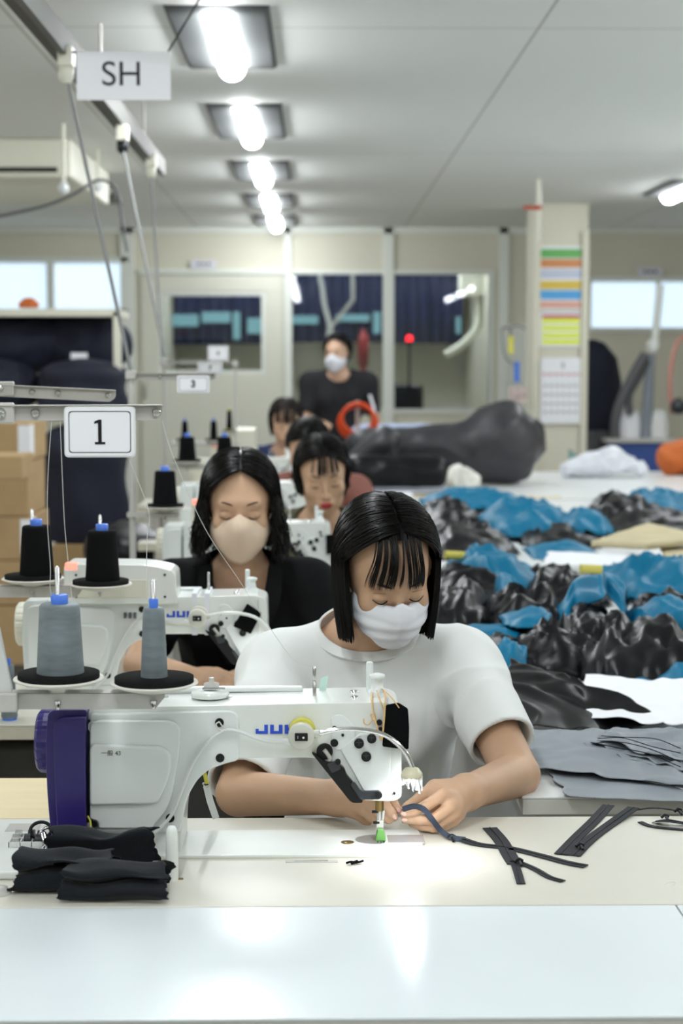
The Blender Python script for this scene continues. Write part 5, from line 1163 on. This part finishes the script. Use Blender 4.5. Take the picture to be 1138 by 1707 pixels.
def hair(hd, parent, zend, m, n=1500, rad=.0011, seed=1, front=32, back=-115, part=0., a0=62, a1=-75, flare=0., curve=.0, zj=.012, inner=.0, wav=.0, vol=1.0, bangs=None, capcut=.30, name='hair', messy=0, zfront=None, split=0):
    rs = np.random.RandomState(seed); out = []; er = ER*vol
    def ep(d, f): t = 1/np.sqrt(((d/er)**2).sum()); return hd.c+hd.R@((EC+d*t*f)*hd.s)
    fwdw = hd.R@np.array((0, -1., 0)); yaw = math.atan2(fwdw[0], -fwdw[1])
    for i in range(n):
        sg = 1 if i % 2 else -1; u = rs.rand(); al = math.radians(a0+(a1-a0)*u); px_ = part+sg*rs.uniform(.015, .10)
        d0 = np.array((px_, -math.sin(al), math.cos(al))); d0 /= np.linalg.norm(d0)
        be = math.radians(front+(back-front)*min(1, max(0, u+rs.uniform(-.08, .08)))); lat = be+yaw*0
        dw = np.array((sg*math.cos(be), -math.sin(be), rs.uniform(-.12, .06)))
        Rz = np.array(Matrix.Rotation(yaw, 3, 'Z')); d1w = Rz@dw; d1 = hd.R.T@d1w; d1 /= np.linalg.norm(d1)
        lay = rs.uniform(.97, 1.08); om = math.acos(max(-1, min(1, d0@d1))); pl = []
        K = 9
        for j in range(K):
            t = j/(K-1); d = (math.sin((1-t)*om)*d0+math.sin(t*om)*d1)/math.sin(om)
            f = lay*(1-.05*(1-min(1, t*3))); pl.append(ep(d, f))
        e = pl[-1]; tan = (pl[-1]-pl[-2]); out_ = d1w/np.linalg.norm(d1w); out_[2] = 0
        ze = (zend if zfront is None or be < .1 else zfront)+rs.uniform(-zj, zj*.5); L = max(.01, e[2]-ze)
        ph = rs.rand()*6.28
        for j in range(1, 8):
            t = j/7; q = e+out_*(tan@out_)*min(1, t*1.5)*.8+out_*(flare*t-curve*t*t)+np.array((0, 0, -L*t)); 
            if wav: q = q+np.array((math.sin(ph+t*5)*wav*t, math.cos(ph*2+t*4)*wav*t, 0))
            if messy: q += rs.normal(0, messy*t, 3)
            pl.append(q)
        out.append(pl)
    co, f = strands(hd, out, rad*hd.s, seed); CO, FF = [co], [f]; nv = len(co)
    # cap below the strands
    us = 40; vs_ = 24; cp = []; keep = []
    for a in range(us):
        for b in range(vs_+1):
            th = 2*math.pi*a/us; ph = math.pi*.78*b/vs_; d = np.array((math.sin(ph)*math.cos(th), math.sin(ph)*math.sin(th), math.cos(ph)))
            dd = d.copy(); ok = not (dd[1] < -capcut and dd[2] < .66) and not (dd[2] < .15 and dd[1] < -.02); keep.append(ok); cp.append(ep(d, .955))
    cf = []
    for a in range(us):
        for b in range(vs_):
            q = (a*(vs_+1)+b, a*(vs_+1)+b+1, ((a+1) % us)*(vs_+1)+b+1, ((a+1) % us)*(vs_+1)+b)
            if all(keep[i] for i in q): cf.append(q)
    CO.append(np.array(cp)); FF.append(np.array(cf)+nv); nv += len(cp)
    o = npmesh(name, np.concatenate(CO), np.concatenate(FF), [m], parent)
    if bangs:
        bl = []
        for (nb, x0, x1, xe0, xe1, ze0, ze1, cl) in bangs:
            cs = rs.rand(cl)
            for i in range(nb):
                c = cs[i % cl]+rs.normal(0, .018); xr = x0+(x1-x0)*c; xe = xe0+(xe1-xe0)*c+rs.normal(0, .0012); ze = ze0+(ze1-ze0)*c+rs.uniform(-.004, .004)
                dd = np.array((xr/.09, -.50+rs.uniform(-.1, .1), .80)); dd /= np.linalg.norm(dd); t = 1/np.sqrt(((dd/er)**2).sum()); p0 = EC+dd*t*1.0
                fy = -.096+6.0*xe*xe*1.6; pe = np.array((xe, fy-.006, ze)); pc = np.array((xr*.7+xe*.3, fy-.020, .075)); pc2 = np.array((xe*1.02, fy-.012, .045+ze*.3))
                pl = []
                for j in range(14):
                    s_ = j/13; pl.append(hd.w(p0*(1-s_)**3+3*pc*s_*(1-s_)**2+3*pc2*s_*s_*(1-s_)+pe*s_**3))
                bl.append(pl)
        co, f = strands(hd, bl, rad*.5*hd.s, seed+5, taper=.15); npmesh('fringe', co, f, [m], parent)
    return o
def facebits(hd, parent, brow=True, m=None, mouth=False, lashdrop=0):
    m = m or M['hair']
    for q in (-1, 1):
        pts = [hd.w((q*x, y, z)) for x, y, z in ((.0175, -.0815, -.0075), (.024, -.0868, -.0102), (.031, -.0888, -.0112), (.038, -.0862, -.0100), (.0455, -.0795, -.0065))]
        MB().tube(spline([Vector(p) for p in pts], 4), [.0005+.0008*math.sin(math.pi*min(1, (i+4)/20)) for i in range(17)], 6).build('eyelashes', m, parent)
        cr = [hd.w((q*x, y, z)) for x, y, z in ((.019, -.0825, .0045), (.031, -.0855, .0085), (.044, -.0775, .005))]
        MB().tube(spline([Vector(p) for p in cr], 4), .0005, 5).build('eyelid_crease', M['crease'], parent)
        if brow:
            pts = [hd.w((q*x, y, z)) for x, y, z in ((.012, -.0895, .0195), (.024, -.0895, .024), (.037, -.0835, .0265), (.049, -.0725, .0225))]
            P = spline([Vector(p) for p in pts], 5); MB().tube(P, [.0022*math.sin(math.pi*(.15+.8*i/(len(P)-1))) for i in range(len(P))], 6).build('eyebrow', M['brow'], parent)
M['crease'] = mat('eyelid_crease', (.25, .12, .07), .6); M['brow'] = mat('eyebrow_hair', (.05, .03, .022), .7)
def mask(hd, parent, m, kind='pleat', voxel=.0025):
    c = hd.c; g = Grid(c-.16, c+.16, voxel)
    s = hd; s.e(g, (0, -.036, -.050), (.069, .064, .058), .02); s.e(g, (0, -.090, -.028), (.019, .027, .024), .03); s.k(g, (0, -.088, -.004), (0, -.104, -.036), .0125, .014, .02); s.e(g, (0, -.070, -.066), (.040, .036, .042), .03)
    s.e(g, (0, -.074, -.100), (.022, .014, .010), .02)
    if kind == 'cup': s.k(g, (0, -.106, -.030), (0, -.088, -.098), .012, .012, .02)
    inn = Grid(g.lo, c+.16, voxel); inn.n = g.n; inn.a = g.a+.0055
    g.a = np.maximum(g.a, -inn.a).astype(np.float32)
    # top edge: rises over the nose, back edge in front of the ears, bottom under the chin
    def pl(p, n, k=0): g.plane(hd.w(p), hd.R@np.array(n, float), k)
    pl((0, .005, 0), (0, 1, .35)); pl((0, -.03, -.112), (0, .55, -1))
    sl_, P_ = g._box(g.lo, g.lo+g.n*g.h, 0); L_ = hd.l(P_.reshape(-1, 3)).reshape(P_.shape); ax_ = np.abs(L_[..., 0])
    zm = -.0175+.0150*np.exp(-(ax_/.017)**2)+.010*np.clip((ax_-.035)/.03, 0, 1) if kind == 'pleat' else -.0145+.018*np.exp(-(ax_/.017)**2)+.012*np.clip((ax_-.035)/.03, 0, 1)
    g.a = np.maximum(g.a, L_[..., 2]-zm).astype(np.float32)
    co, f = g.surf(); co = relax(co, f, 2)
    def dsp(p):
        l = hd.l(np.array(p)); 
        if kind == 'cup': return .0007*noise.noise(Vector(l*18))+(.0010 if abs(l[0]) < .0016 else 0)
        z = l[2]+.35*abs(l[0]); return .0013*math.sin((z+.02)*230+noise.noise(Vector(l*14))*1.2)*max(0, min(1, (-.03-l[2])*80, (l[2]+.105)*60))+.0004*noise.noise(Vector(l*30))
    o = npmesh('face_mask', co, f, [m], parent, disp=dsp)
    for q in (-1, 1):
        MB().tube(spline([Vector(hd.w(p)) for p in ((q*.066, -.020, -.030), (q*.073, -.005, -.014), (q*.081, .018, .006), (q*.084, .028, -.004), (q*.078, .020, -.030), (q*.064, .0, -.072))], 6), .0016, 6).build('ear_loop', m, parent)
    if kind == 'pleat':
        for dz in (-.006, -.0105):
            pts = []
            for x in np.linspace(-.052, .052, 25):
                y = -.115+ .0; pts.append((x, y, -.018-.29*max(0, abs(x)-.006)+dz))
        pass
    return o
def torso(g, hd, N, SL, SR, P, infl=0, k=.05, wide=1.0, deep=1.0):
    N, SL, SR, P = map(np.array, (N, SL, SR, P)); mid = (SL+SR)/2; ax = (SR-SL)/np.linalg.norm(SR-SL); upv = mid-P; upv = upv/np.linalg.norm(upv); fr = np.cross(ax, upv); R = np.stack([ax, fr, upv], 1)
    hw = np.linalg.norm(SR-SL)/2; Lt = np.linalg.norm(mid-P)
    g.ell(mid-upv*.12, (hw*.86*wide+infl, .098*deep+infl, .17+infl), R, k); g.ell(P+upv*Lt*.38, (hw*.74*wide+infl, .092*deep+infl, Lt*.40+infl), R, k)
    g.ell(P+upv*.02, (hw*.86*wide+infl, .11*deep+infl, .12+infl), R, k)
    for q, Sx in ((-1, SL), (1, SR)):
        g.cone(N+upv*.005, Sx-upv*.005, .046+infl, .046+infl, .03); g.cone(mid-upv*.06+ax*q*hw*.45, Sx-upv*.03, .07+infl*.5, .045+infl, k)
        g.ell(mid-upv*.115+ax*q*hw*.42+np.array((0, -.062, 0)), (.055+infl*.5, .05+infl*.5, .06), None, .04)
    return mid, ax, upv, R
def stool(x, y, label, h=.43):
    t = thing('work_stool', label, 'stool', (x, y, 0)); MB().lathe([(.14, h-.04), (.16, h-.03), (.16, h-.005), (.13, h)], (x, y, 0)).build('seat', M['black'], t)
    for i in range(4):
        a = math.pi/4+i*math.pi/2; MB().cyl((x+.10*math.cos(a), y+.10*math.sin(a), h-.04), (x+.17*math.cos(a), y+.17*math.sin(a), 0), .011).build('leg', M['steel'], t)
def legs(root, P, m, foot_dy=-.42, h=.014, stand=False):
    P = np.array(P); lo = np.array((P[0]-.28, P[1]-.62, -.01)); hi = np.array((P[0]+.28, P[1]+.25, P[2]+.2)); g = Grid(lo, hi, h)
    g.ell(P, (.16, .13, .12), None, .04)
    for q in (-1, 1):
        if stand: hip = P+(q*.08, 0, -.03); kn = np.array((P[0]+q*.09, P[1]-.01, .48)); an = np.array((P[0]+q*.09, P[1]+.02, .09))
        else: hip = P+(q*.08, -.02, -.02); kn = np.array((P[0]+q*.12, P[1]-.40, .50)); an = np.array((P[0]+q*.12, P[1]-.36, .09))
        g.chain([hip, kn, an], [.082, .062, .045], .03)
        MB_sh = Grid(an+(-.07, -.20, -.10), an+(.07, .08, .06), .008); MB_sh.cone(an+(0, .01, -.045), an+(0, -.13, -.055), .038, .032, .02); MB_sh.cone(an+(0, 0, -.04), an+(0, 0, .01), .04, .042, .02); MB_sh.plane((0, 0, .002), (0, 0, -1))
        co, f = MB_sh.surf(); npmesh('shoe', co, f, [M['black']], root)
    co, f = g.surf(); npmesh('trousers', relax(co, f, 1), f, [m], root)
def garment(name, root, m, hd, N, SL, SR, P, sleeves, infl=.011, h=.0035, neck=None, vneck=None, disp=None, wide=1, deep=1, lo=None, hi=None, collar=None, hem=None, extra=None):
    pts = [N, SL, SR, P]+[p for s in sleeves for p in s[0]]; a = np.min([np.array(p) for p in pts], 0)-.16; b = np.max([np.array(p) for p in pts], 0)+.13
    if lo is not None: a[2] = lo
    g = Grid(a, b, h); torso(g, hd, N, SL, SR, P, infl, wide=wide, deep=deep)
    for (q, rr) in sleeves: g.chain(q, rr, .035)
    if extra: extra(g)
    pre = g.a.copy()
    for (q, rr) in sleeves:       # open cuff
        a1, b1 = np.array(q[-2], float), np.array(q[-1], float); d = (b1-a1)/np.linalg.norm(b1-a1)
        g.cone(b1-d*.03, b1+d*.06, rr[-1]-.010, rr[-1]-.004, .0, 'sub')
        s_ = b1; q2 = g._box(s_-.12, s_+.12, 0)
        if q2: sl, Pp = q2; dd = (Pp-s_)@d; rad = np.sqrt(np.maximum(((Pp-s_)**2).sum(-1)-dd**2, 0)); cut = np.where(rad < rr[-1]*1.9, dd, -1); g.a[sl] = np.maximum(g.a[sl], cut)
    if neck: 
        for c_, r_, R_ in neck: g.ell(c_, r_, R_, .0, 'sub')
    g.a = g.a.astype(np.float32); co, f = g.surf(); co = relax(co, f, 2)
    o = npmesh(name, co, f, [m], root, disp=disp)
    if collar:                    # ribbed band following the neck opening on the shirt surface
        c_, r_, w_ = collar; L = []; r_ = np.array(r_)
        for th in np.linspace(0, 2*math.pi, 73):
            hit = None
            for ph in np.linspace(-1.35, 1.5, 160):
                p = np.array(c_)+r_*np.array((math.cos(ph)*math.cos(th), math.cos(ph)*math.sin(th), math.sin(ph))); ii = np.round((p-g.lo)/h).astype(int)
                if (ii < 0).any() or (ii >= g.n).any(): break
                hit = tuple(p)
                if pre[tuple(ii)] > 0: break
            L.append(hit or L[-1])
        L = np.array(L); L[-1] = L[0]; B = L[:-1]
        for _ in range(5): B = (np.roll(B, 1, 0)+2*B+np.roll(B, -1, 0))/4
        L = np.concatenate([B, B[:1]])
        cc = np.array(c_); P0 = [Vector(p)+(Vector((p[0]-cc[0], p[1]-cc[1], 0)).normalized()*.75+V((0, 0, .65)))*.0015 for p in L]
        MB().ribbon(P0, w_, up=[tuple((Vector((p.x-cc[0], p.y-cc[1], 0)).normalized()*.75+V((0, 0, .65)))) for p in P0], th=.0022).build('collar', m, root, bevel=.0008)
    return o, g
def skinbody(root, m, hd, N, arms, hands, h, headscale=1, neckr=.05, chest=None, lips=False, mouthm=None, lo=None, hi=None, wide=1, deep=1, SL=None, SR=None, P=None):
    g = Grid(lo, hi, h); hd.build(g); b = hd.w((0, .03, -.045)); g.cone(b, np.array(N)+np.array((0, -.0, .01)), neckr, neckr*1.08, .03); g.cone(hd.w((0, -.01, -.06)), np.array(N)+(0, -.02, .01), .028, .035, .03)
    if SL is not None: torso(g, hd, N, SL, SR, P, -.004, wide=wide, deep=deep)
    for q, rr in arms: g.chain(q, rr, .02)
    for fn in hands: fn(g)
    co, f = g.surf(); co = relax(co, f, 1)
    mi = None; mats = [m]
    if lips:
        fc = co[f].mean(1); l = hd.l(fc); mi = ((np.abs(l[:, 0]) < .021-np.abs(l[:, 2]+.067)*.9) & (np.abs(l[:, 2]+.067) < .0105) & (l[:, 1] < -.085)).astype(int); mats = [m, M['lips']]
    return npmesh('body', co, f, mats, root, matidx=mi)

# ---------------------------------------------------------------- person 1, white t-shirt
def px3(l): return [np.array(at(*p)) for p in l]
root = thing('person', 'person in a white T-shirt and white mask sewing at the front machine', 'person', (.1, 3.0, 0))
h1 = Head(at(644, 948, 2.86), 27, 14, -3, .965)
N1 = np.array(at(606, 1068, 2.97)); SL1 = np.array(at(466, 1112, 2.98)); SR1 = np.array(at(768, 1104, 2.96)); P1 = np.array((N1[0]-.005, 3.10, .52))
armR = [SR1, np.array(at(862, 1292, 2.74)), np.array(at(776, 1322, 2.55))]
armL = [SL1, np.array(at(398, 1322, 2.70)), np.array(at(566, 1330, 2.56))]
def handR(g):
    Yh = 2.505; A_ = lambda x, y, Y=Yh: np.array(at(x, y, Y))
    g.cone(A_(776, 1320, 2.55), A_(752, 1332, 2.515), .024, .024, .02)
    g.ell(A_(744, 1338, 2.512), (.030, .017, .030), np.array(Matrix.Rotation(math.radians(-20), 3, 'Y')), .015)
    g.chain([A_(768, 1318, 2.53), A_(724, 1312, 2.520), A_(700, 1330, 2.507), A_(676, 1345, 2.492)], [.016, .0115, .0090, .0065], .012)     # thumb
    g.chain([A_(752, 1330, 2.49), A_(738, 1325, 2.482), A_(712, 1342, 2.470), A_(690, 1352, 2.468), A_(673, 1357, 2.472)], [.012, .0098, .0085, .0075, .0062], .008)
    g.chain([A_(760, 1342, 2.49), A_(752, 1344, 2.478), A_(722, 1366, 2.468), A_(698, 1367, 2.472), A_(674, 1367, 2.478)], [.012, .0098, .0085, .0074, .0062], .006)
    g.chain([A_(764, 1350, 2.50), A_(758, 1356, 2.484), A_(722, 1379, 2.476), A_(704, 1377, 2.480), A_(686, 1373, 2.488)], [.011, .0092, .0080, .0072, .0060], .006)
    g.chain([A_(764, 1358, 2.51), A_(756, 1368, 2.495), A_(728, 1385, 2.490), A_(712, 1382, 2.495), A_(700, 1378, 2.50)], [.010, .0085, .0072, .0065, .0055], .006)
def handL(g):
    A_ = lambda x, y, Y=2.52: np.array(at(x, y, Y))
    g.cone(A_(566, 1330, 2.56), A_(592, 1334, 2.535), .024, .023, .02)
    g.ell(A_(600, 1336, 2.53), (.032, .018, .026), np.array(Matrix.Rotation(math.radians(25), 3, 'Y')), .015)
    g.chain([A_(590, 1322, 2.545), A_(630, 1318, 2.53), A_(652, 1334, 2.515), A_(664, 1351, 2.50)], [.015, .0105, .0088, .0064], .012)      # thumb
    g.chain([A_(606, 1328, 2.51), A_(626, 1326, 2.50), A_(641, 1342, 2.492), A_(650, 1354, 2.487), A_(657, 1363, 2.484)], [.012, .0098, .0086, .0077, .0064], .008)
    g.chain([A_(602, 1338, 2.51), A_(616, 1342, 2.50), A_(632, 1356, 2.493), A_(648, 1368, 2.489)], [.012, .0095, .0084, .0062], .006)
    g.chain([A_(598, 1344, 2.515), A_(606, 1350, 2.505), A_(618, 1362, 2.50), A_(630, 1369, 2.498)], [.011, .0090, .0080, .0060], .006)
    g.chain([A_(592, 1348, 2.53), A_(596, 1356, 2.52), A_(606, 1366, 2.515), A_(614, 1371, 2.512)], [.010, .0085, .0072, .0056], .006)
skinbody(root, M['skin'], h1, N1, [(armR, [.042, .0375, .0255]), (armL, [.042, .0375, .0255])], [handR, handL], .003,
         lo=(-.24, 2.40, .74), hi=(.46, 3.16, 1.29), SL=SL1, SR=SR1, P=P1, wide=.9, deep=.9, neckr=.047)
for x, y, Y, nx_, a in ((673, 1357, 2.4655, 0, 15), (674, 1367, 2.4715, 0, 0), (657, 1362, 2.4775, 0, 45), (664, 1350, 2.4935, 0, 50)):
    c = np.array(at(x, y, Y)); g = Grid(c-.012, c+.012, .0012); g.ell(c, (.0052, .0018, .0036), np.array(Matrix.Rotation(math.radians(a), 3, 'Y')), 0); co, f = g.surf(); npmesh('fingernail', co, f, [M['nail']], root)
facebits(h1, root)
mask(h1, root, M['maskw'])
hair(h1, root, 1.022, M['hair'], n=3600, rad=.0012, seed=3, front=26, back=-110, part=.03, a0=40, a1=-70, curve=.012, zj=.012, vol=1.085,
     bangs=[(150, -.030, .004, -.050, -.004, .016, .030, 15), (120, .0, .038, .004, .047, .026, .016, 12), (24, -.040, -.024, -.064, -.046, .012, .022, 5)])
def fold(p):
    v = Vector(p); q = Vector((v.x*11, v.y*6, v.z*4.2)); q += noise.noise_vector(v*7)*.6
    q *= 1.35; f = .016*(1-2.4*abs(noise.noise(q)))-.004+.0016*noise.noise(v*30)
    cd_ = min((v-Vector(slR[1])).length, (v-Vector(slL[1])).length)
    f *= min(1, max(0, ((v-Vector(nc)).length-.105)*14))
    f = max(f, -.006); return f*min(1, max(.15, (1.02-v.z)*9))*min(1, max(.08, (cd_-.06)*14))
slR = [SR1, SR1*.25+armR[1]*.75+np.array((0, 0, .004))]; slL = [SL1, SL1*.03+armL[1]*.97+np.array((.004, 0, .006))]
nc = np.array(at(612, 1046, 2.925)); 
garment('t_shirt', root, M['tee'], h1, N1, SL1, SR1, P1, [(slR, [.058, .058]), (slL, [.058, .060])], infl=.012, h=.0035, lo=.60,
        neck=[(nc, (.092, .090, .050), None)], collar=(nc, (.092, .090, .050), .019), disp=fold)
legs(root, P1, M['pants']); stool(P1[0], P1[1]+.02, 'black stool under the person in the white T-shirt', .40)
# ---------------------------------------------------------------- person 2, black jacket
def other(label, headpx, Y, pitch, yaw, roll, sc, skin, shirt, sname, shw, drop, lean=.08, neckcut=None, hairk={}, maskm=None, mkind='cup', vox=.006, lips=False, sleeve=1.0, armsp=None, stand=False, Pz=.55, pants='pants', sdisp=True, extra=None, tw=0, stools=True):
    c = np.array(at(*headpx, Y)); hd = Head(c, pitch, yaw, roll, sc)
    N = c+np.array((-.02*math.sin(math.radians(yaw)), lean, -drop)); SL = N+np.array((-shw, .02+tw, -.035)); SR = N+np.array((shw, .02-tw, -.035)); P = np.array((N[0], N[1]+.08, Pz))
    root = thing('person', label, 'person', (N[0], N[1], 0))
    if armsp is None:
        eL = SL+np.array((-.06, -.12, -.22)); eR = SR+np.array((.06, -.12, -.22)); wL = eL+np.array((.10, -.20, .02)); wR = eR+np.array((-.10, -.20, .02))
        if not stand: eL[2] = eR[2] = max(eL[2], TZ+.05); wL[2] = wR[2] = TZ+.05
        hands = [lambda g: gen_hand(g, wL, (.5, -1, 0), (0, 0, 1), side=-1), lambda g: gen_hand(g, wR, (-.5, -1, 0), (0, 0, 1), side=1)]
    else:
        eL, wL, eR, wR, hands = armsp(SL, SR)
    lo = np.minimum.reduce([SL, SR, eL, eR, wL, wR, c-.15])-.16; hi = np.maximum.reduce([SL, SR, eL, eR, wL, wR, c+.10])+.10; lo[2] = max(lo[2], .4)
    skinbody(root, skin, hd, N, [([SL, eL, wL], [.042, .036, .025]), ([SR, eR, wR], [.042, .036, .025])], hands, vox, lo=lo, hi=hi, SL=SL, SR=SR, P=P, lips=lips, wide=.9, deep=.9, neckr=.046)
    facebits(hd, root)
    if maskm: mask(hd, root, maskm, mkind, .0025 if vox < .005 else .004)
    hair(hd, root, **hairk)
    sl = [([SL, SL*(1-sleeve)+eL*sleeve], [.058, .052]), ([SR, SR*(1-sleeve)+eR*sleeve], [.058, .052])] if sleeve <= 1 else [([SL, eL, eL*.3+wL*.7], [.06, .05, .04]), ([SR, eR, eR*.3+wR*.7], [.06, .05, .04])]
    nc = N+np.array((0, -.03, .0)); nk = [(nc+np.array((0, 0, .03)), (.078, .085, .07), None)] if neckcut is None else neckcut(N)
    rf = lambda p: (ridge(9, .006, 3, (1, 1, .5))(p))
    garment(sname, root, shirt, hd, N, SL, SR, P, sl, infl=.012, h=vox*1.1, neck=nk, disp=rf if sdisp else None, lo=Pz-.05, extra=extra)
    legs(root, P, M[pants], h=.02, stand=stand)
    if not stand: stool(P[0], P[1]+.02, 'black stool under the '+label.split(' at ')[0].split(' with ')[0].split(' and ')[0].split(' bent')[0], Pz-.12)
    return root, hd, N
# person 2
def arms2(SL, SR):
    eL = np.array(at(232, 1108, 3.78)); wL = np.array(at(318, 1130, 3.60)); eR = SR+np.array((.06, -.10, -.21)); wR = np.array(at(450, 1130, 3.62))
    return eL, wL, eR, wR, [lambda g: gen_hand(g, wL, (1, -.35, -.05), (0, -.5, 1), .15, side=-1), lambda g: gen_hand(g, wR, (-1, -.35, 0), (0, -.5, 1), .15, side=1)]
r2, hd2, N2 = other('person in a black jacket and beige mask at the second machine', (400, 841), 3.88, 10, 2, 0, 1.0, M['skin'], M['jacket'], 'jacket', .155, .165, .07,
    neckcut=lambda N: [(N+np.array((0, -.05, .02)), (.075, .10, .10), None), (N+np.array((0, -.13, -.05)), (.058, .09, .10), None), (N+np.array((0, -.14, -.12)), (.035, .09, .10), None)],
    hairk=dict(zend=1.06, m=M['hair'], n=2200, rad=.0018, seed=11, front=38, back=-110, part=.02, a0=50, a1=-75, flare=.014, wav=.009, vol=1.07, zj=.03, messy=.004),
    maskm=M['maskb'], mkind='cup', vox=.0045, armsp=arms2, sleeve=.72)
# lapels and a wristband
Nf = N2
for q in (-1, 1):
    pts = [Vector(Nf+np.array(p)) for p in ((q*.080, -.05, .022), (q*.074, -.112, -.04), (q*.050, -.128, -.10), (q*.014, -.13, -.19))]
    MB().ribbon(spline(pts, 6), [.030+.012*math.sin(i/18*3.1) for i in range(19)], up=(q*.3, -1, .25), th=.003).build('lapel', M['jacket'], r2, bevel=.001)
t_ = at(275, 1122, 3.68)
MB().tube([Vector(t_)+V((.006*math.sin(a)*0, .030*math.cos(a), .030*math.sin(a))) for a in np.linspace(0, 2*math.pi, 24)], .0035, 8).build('wristband', mat('red_band', (.7, .12, .10), .5), r2)
# person 3
r3, hd3, N3 = other('person in an olive top with red lips and no mask, third in line', (537, 790), 5.35, 17, 6, -4, 1.02, M['skin'], M['olive'], 'knit_top', .155, .158, .07,
    neckcut=lambda N: [(N+np.array((0, -.05, .0)), (.085, .10, .085), None)],
    hairk=dict(zend=1.085, m=M['hair'], n=1300, rad=.0022, seed=21, front=24, back=-110, part=-.02, a0=55, a1=-75, curve=.02, wav=.006, vol=1.02, zj=.03, messy=.004,
               bangs=[(50, -.03, .03, -.04, .04, .03, .03, 14)]), vox=.006, lips=True)
# person 4, hidden behind
r4, hd4, N4 = other('person in a rust brown shirt bent forward behind the olive top', (512, 748), 7.15, 38, -18, 8, 1.02, M['skin2'], M['rust'], 'shirt', .20, .15, .12,
    hairk=dict(zend=1.10, m=M['hair'], n=700, rad=.004, seed=31, front=5, back=-110, part=.02, a0=45, a1=-75, curve=.03, vol=1.05), maskm=M['maskw'], vox=.009, sleeve=.7)
# person 5
r5, hd5, N5 = other('person in a navy top with brown fringe at the farthest machine', (476, 703), 8.9, 12, 2, 0, 1.0, M['skin2'], M['navys'], 'shirt', .16, .16, .06,
    hairk=dict(zend=1.10, m=M['hairb'], n=700, rad=.004, seed=41, front=30, back=-110, part=0, a0=50, a1=-75, curve=.01, vol=1.02, zfront=1.13,
               bangs=[(90, -.04, .04, -.05, .05, .012, .012, 20)]), vox=.010, sleeve=.8, lips=False)
# person 6 standing
def arms6(SL, SR):
    eL = SL+np.array((-.03, -.06, -.28)); wL = eL+np.array((.10, -.18, .02)); eR = SR+np.array((.06, .02, -.28)); wR = eR+np.array((.02, -.12, -.18))
    return eL, wL, eR, wR, [lambda g: gen_hand(g, wL, (.3, -1, 0), (0, 0, 1), side=-1), lambda g: gen_hand(g, wR, (0, -.5, -1), (1, 0, 0))]
r6, hd6, N6 = other('standing person in a black T-shirt and white mask before the middle window', (562, 588), 11.0, 6, -22, 0, 1.0, M['skin2'], M['blackt'] if 'blackt' in M else M['jacket'], 't_shirt', .185, .15, .03,
    hairk=dict(zend=1.44, m=M['hair'], n=800, rad=.004, seed=51, front=8, back=-110, part=0, a0=48, a1=-75, curve=.06, vol=1.06, zfront=1.54), maskm=M['maskw'], vox=.011, armsp=arms6, sleeve=.75, stand=True, Pz=.86)
MB().tube(spline([Vector(N6+np.array(p)) for p in ((.20, -.05, -.12), (.225, -.075, -.20), (.235, -.08, -.27))]), .009, 8).build('sleeve_print', M['paper'], r6)
